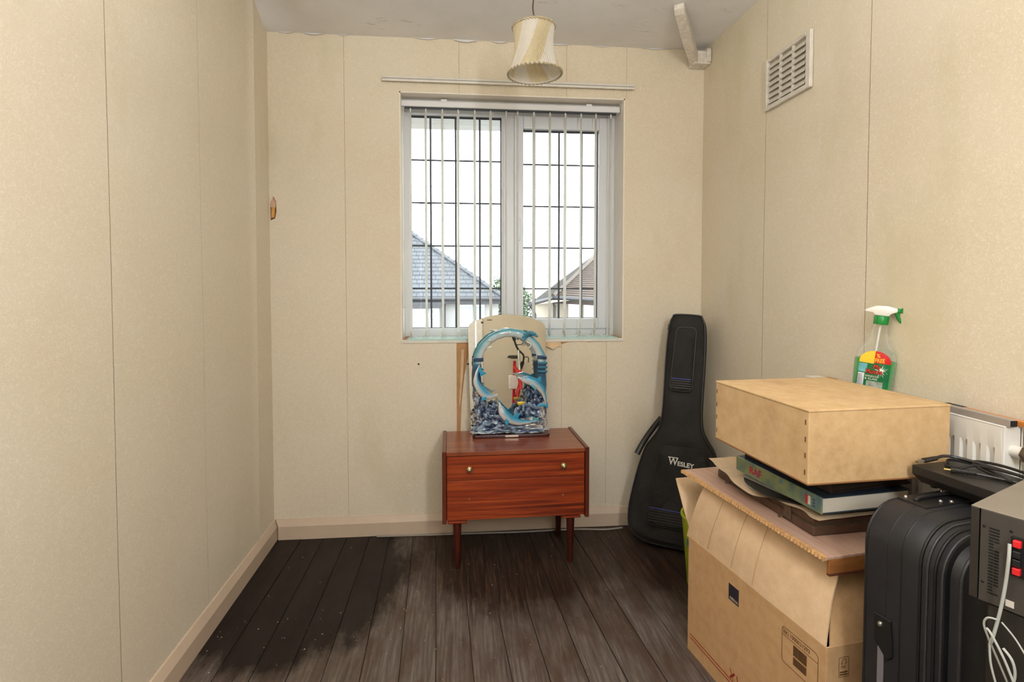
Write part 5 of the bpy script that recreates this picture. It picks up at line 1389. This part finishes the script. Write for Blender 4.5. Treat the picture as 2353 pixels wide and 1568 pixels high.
cable('black cable looping in a coil across the right of the disc player', [dv(0.070, -0.030, 0.004), dv(0.085, -0.022, 0.012), dv(0.11, -0.06, 0.010), dv(0.100, -0.12, 0.004), dv(0.085, -0.15, 0.004), dv(0.090, -0.085, 0.010), dv(0.115, -0.055, 0.016), dv(0.135, -0.10, 0.018), dv(0.140, -0.17, 0.012), dv(0.135, -0.21, 0.004)], 0.0032)

# ------------------------------------------------------------------ loudspeaker with the amplifier on it
ARZ = math.atan2(-0.907, 0.42)
SP = thing('loudspeaker', 'tall black loudspeaker cabinet carrying the amplifier', 'loudspeaker', (0.817 + 0.42*0.022 + 0.907*0.006, 0.775 - 0.907*0.022 + 0.42*0.006, 0), ARZ)
M_SPK = mat('black_ash_veneer', (36, 32, 28), 0.55, var=0.3, scale=30, stretch=(4, 4, 0.4), bump=0.15, bscale=200)
bx('cabinet', (0, 0, 0.0), (0.21, 0.225, 0.748), M_SPK, SP, 0.003, 2)
bx('terminal_plate', (0.055, -0.003, 0.30), (0.155, 0.002, 0.40), M_PIPE, SP, 0.002)
for x in (0.085, 0.125):
    k_ = MB().lathe([(0.0, 0.016), (0.006, 0.016), (0.0065, 0.004), (0.003, 0.003), (0.003, 0.0), (0.0, 0.0)], 10).build('terminal', M_RED if x < 0.1 else M_PIPE, SP)
    k_.matrix_local = Matrix.Translation((x, -0.003, 0.35)) @ Matrix.Rotation(PI/2, 4, 'X')
AM = thing('amplifier', 'dark grey metal amplifier with slotted back and red speaker terminals on the loudspeaker', 'amplifier', (0.817, 0.775, 0.7485), ARZ)
M_AMP = mat('dark_grey_steel', (74, 70, 66), 0.45, metal=0.3, var=0.08, bump=0.08, bscale=300)
M_AMPT = mat('grey_brown_lid_paint', (132, 124, 112), 0.45, metal=0.2, var=0.06)
M_SLOT = mat('slot_black', (10, 10, 10), 0.9)
AH = 0.1515
bx('chassis', (0.0125, 0.004, 0.003), (0.430, 0.236, AH - 0.002), M_AMP, AM, 0.001)
lid = bx('lid', (0.0, 0.0, AH - 0.002), (0.432, 0.238, AH), M_AMPT, AM, 0.0006)
bx('side_cheek', (0.0, 0.0, 0.003), (0.0105, 0.238, AH - 0.002), mat('dark_cheek', (44, 38, 34), 0.5), AM, 0.001)
pan = bx('back_panel', (0.0125, 0.0, 0.003), (0.430, 0.004, AH - 0.002), M_AMP, AM, 0.0006)
slot_me = MB().box(0, -0.0004, 0, 0.0130, 0.0015, 0.0026).mesh('vent_slot'); half_me = MB().box(0, -0.0004, 0, 0.0060, 0.0015, 0.0026).mesh('vent_slot_short')
for i in range(22):
    z = AH - 0.030 - i*0.0049
    if i in (0, 1, 2, 3, 21):
        s_ = link('vent_slot', slot_me, M_SLOT, pan); s_.location = (0.0235, 0, z)
    else:
        for xo in ((0.0, 0.0070) if i not in (5, 6, 19, 20) else (0.0,)):
            s_ = link('vent_slot', half_me, M_SLOT, pan); s_.location = (0.0235 + xo, 0, z)
for (x, z) in ((0.0175, AH - 0.028), (0.0175, 0.034), (0.050, AH - 0.024)):
    k_ = MB().lathe([(0.0, 0.0014), (0.0018, 0.001), (0.0024, 0.0), (0.0, 0.0)], 10).build('screw', mat('dark_screw', (50, 48, 46), 0.4, metal=0.6), pan, smooth=True)
    k_.matrix_local = Matrix.Translation((x, 0, z)) @ Matrix.Rotation(PI/2, 4, 'X')
for i in range(4):
    for j in range(7):
        bx('lid_slot', (0.075 + j*0.028 + (i % 2)*0.004, 0.030 + i*0.012, AH - 0.0006), (0.096 + j*0.028 + (i % 2)*0.004, 0.034 + i*0.012, AH + 0.0003), mat('lid_slot_dark', (58, 52, 46), 0.8), lid)
tb = bx('terminal_block', (0.051, -0.004, 0.062), (0.100, 0.001, 0.122), M_SLOT, pan, 0.001)
M_TRED = mat('red_terminal', (214, 34, 40), 0.35)
for (z, m_) in ((0.108, M_TRED), (0.092, M_PIPE), (0.079, M_PIPE), (0.066, M_TRED)):
    for x in (0.0545, 0.080): bx('speaker_terminal', (x, -0.011, z), (x + 0.0095, -0.003, z + 0.0105), m_, tb, 0.001)
bx('cable_tag', (0.046, -0.0012, 0.010), (0.056, 0.0, 0.020), mat('white_tag', (206, 200, 190), 0.6), pan)
# grey speaker wire
wl = thing('speaker_wire', 'tangled grey speaker wire hanging from the amplifier terminals', 'wire', (0.817, 0.775, 0.85), ARZ)
M_GW = mat('grey_white_flex', (176, 178, 172), 0.5, var=0.08)
def W(x, z, y=-0.012): return (x*0.64 - 0.005, y, z - 0.85 + 0.7485)
MB().tube(spline([W(0.089, 0.112), W(0.090, 0.09, -0.016), W(0.085, 0.05, -0.014), W(0.078, 0.01, -0.014), W(0.068, -0.03, -0.014), W(0.060, -0.055, -0.014)], 6), 0.0024, 10).build('main_lead', M_GW, wl, smooth=True)
MB().tube(spline([W(0.072, -0.010, -0.016), W(0.056, -0.012, -0.018), W(0.048, -0.025, -0.016), W(0.056, -0.045, -0.014), W(0.075, -0.075, -0.012), W(0.098, -0.11, -0.012), W(0.120, -0.15, -0.012)], 6), 0.0015, 8).build('loop', M_GW, wl, smooth=True)
MB().tube(spline([W(0.055, -0.028, -0.020), W(0.066, -0.034, -0.022), W(0.090, -0.065, -0.020), W(0.110, -0.10, -0.018), W(0.125, -0.13, -0.016)], 6), 0.0018, 8).build('loop', M_GW, wl, smooth=True)
MB().tube(spline([W(0.060, -0.055, -0.016), W(0.064, -0.085, -0.016), W(0.080, -0.125, -0.014), W(0.105, -0.16, -0.014), W(0.14, -0.18, -0.014)], 6), 0.0016, 8).build('loop', M_GW, wl, smooth=True)
MB().tube(spline([W(0.080, -0.012, -0.014), W(0.105, -0.030, -0.012), W(0.130, -0.055, -0.012)], 6), 0.0013, 8).build('loop', M_GW, wl, smooth=True)
MB().tube(spline([W(0.085, -0.050, -0.016), W(0.103, -0.062, -0.018), W(0.108, -0.085, -0.016), W(0.098, -0.12, -0.014), W(0.095, -0.17, -0.012), W(0.100, -0.25, -0.012), W(0.104, -0.36, -0.012)], 6), 0.0020, 8).build('tail', M_GW, wl, smooth=True)
MB().tube(spline([W(0.118, -0.13, -0.014), W(0.122, -0.18, -0.014), W(0.124, -0.26, -0.012), W(0.118, -0.37, -0.012)], 6), 0.0020, 8).build('tail', M_GW, wl, smooth=True)
# ------------------------------------------------------------------ behind the camera, seen in the mirror: a red bicycle leaning on the rear wall
M_REDP = mat('red_bicycle_paint', (186, 28, 34), 0.25, var=0.08)
M_BLK = mat('black_bicycle_rubber', (24, 24, 24), 0.6, var=0.15)
M_CHR = mat('bicycle_chrome', (190, 188, 184), 0.25, metal=0.9)
BI = thing('bicycle', 'red bicycle with black grips leaning on the rear wall, reflected in the mirror', 'bicycle', (0.735, -0.50, 0), math.radians(-100))
def wheel(cx_, r, parent):
    w = MB().tube([(cx_ + r*math.cos(a), 0, r + 0.018 + r*math.sin(a)) for a in [2*PI*i/36 for i in range(36)]], 0.018, 8, loop=True).build('tyre', M_BLK, parent, smooth=True)
    MB().tube([(cx_ + (r-0.02)*math.cos(a), 0, r + 0.018 + (r-0.02)*math.sin(a)) for a in [2*PI*i/36 for i in range(36)]], 0.008, 6, loop=True).build('rim', M_CHR, w, smooth=True)
    for i in range(14):
        a = 2*PI*i/14
        MB().tube([(cx_ + 0.02*math.cos(a), 0.012*(-1)**i, r + 0.018 + 0.02*math.sin(a)), (cx_ + (r-0.02)*math.cos(a), 0, r + 0.018 + (r-0.02)*math.sin(a))], 0.0012, 4).build('spoke', M_CHR, w)
R_ = 0.23
wheel(-0.0, R_, BI)
for s_ in (-1, 1): MB().tube([(0.0, 0.045*s_, R_ + 0.018), (0.05, 0.045*s_, 0.50), (0.075, 0.02*s_, 0.56)], 0.011, 8).build('fork', M_REDP, BI, smooth=True)
MB().tube([(0.072, 0, 0.55), (0.105, 0, 0.76)], 0.024, 12).build('head_tube', M_REDP, BI, smooth=True)
MB().tube([(0.10, 0, 0.74), (0.125, 0, 0.90), (0.135, 0, 0.98)], 0.014, 10).build('stem', M_CHR, BI, smooth=True)
hb = MB().tube(spline([(0.130, 0.05, 0.84), (0.120, 0.055, 0.92), (0.135, 0.0, 0.985), (0.125, -0.035, 1.05), (0.120, -0.055, 1.12)], 5), 0.011, 8).build('handlebar', M_BLK, BI, smooth=True)
for (a, b) in (((0.122, -0.045, 1.09), (0.112, -0.085, 1.20)), ((0.130, 0.05, 0.85), (0.14, 0.02, 0.77))):
    MB().tube([a, b], 0.020, 10).build('grip', M_BLK, hb, smooth=True)
MB().tube(spline([(0.11, -0.03, 1.04), (0.09, 0.035, 1.05), (0.09, 0.045, 1.10), (0.10, 0.0, 1.13)], 4), 0.006, 6).build('brake_lever', M_BLK, hb)
MB().tube(spline([(0.11, 0.05, 0.90), (0.09, 0.10, 0.90), (0.09, 0.10, 0.84)], 4), 0.006, 6).build('brake_lever', M_BLK, hb)
MB().tube([(0.10, 0, 0.72), (0.30, 0, 0.80)], 0.017, 10).build('top_tube', M_REDP, BI, smooth=True)
MB().tube([(0.085, 0, 0.62), (0.36, 0, 0.28)], 0.022, 10).build('down_tube', M_REDP, BI, smooth=True)
MB().tube([(0.36, 0, 0.28), (0.285, 0, 0.86)], 0.017, 10).build('seat_tube', M_REDP, BI, smooth=True)
MB().rings([[(x, y*w, z) for y, z in ((-1, 0.90), (0, 0.885), (1, 0.90), (0.6, 0.925), (-0.6, 0.925))] for x, w in ((0.16, 0.015), (0.22, 0.025), (0.30, 0.06), (0.37, 0.07), (0.39, 0.04))]).build('saddle', M_BLK, BI, smooth=True)
bx('basket_panel', (0.17, -0.10, 0.55), (0.20, 0.10, 0.70), M_WHITE, BI, 0.005)

# small things lying on the floorboards: flakes of paint and a leaf
r9 = random.Random(21)
M_FLK = mat('paint_flake', (206, 200, 188), 0.8)
fk = MB()
for i in range(70):
    x, y = r9.uniform(-0.86, 0.75), r9.uniform(1.55, 2.62)
    if r9.random() < 0.5: x, y = -0.55 + r9.gauss(0, 0.2), 1.95 + r9.gauss(0, 0.14)
    x = max(-0.87, min(0.74, x))
    s_ = r9.uniform(0.0012, 0.0032); a = r9.uniform(0, PI)
    c_, d_ = math.cos(a)*s_, math.sin(a)*s_
    fk.prism([(x - c_, y - d_, 0.0010), (x + d_*0.5, y - c_*0.5, 0.0010), (x + c_, y + d_, 0.0010), (x - d_*0.5, y + c_*0.5, 0.0010)], (0, 0, 0.0012))
fko = fk.build('paint_flakes', M_FLK)
tag(fko, 'tiny pale flakes of paint and grit scattered on the floorboards', 'grit', kind='stuff')
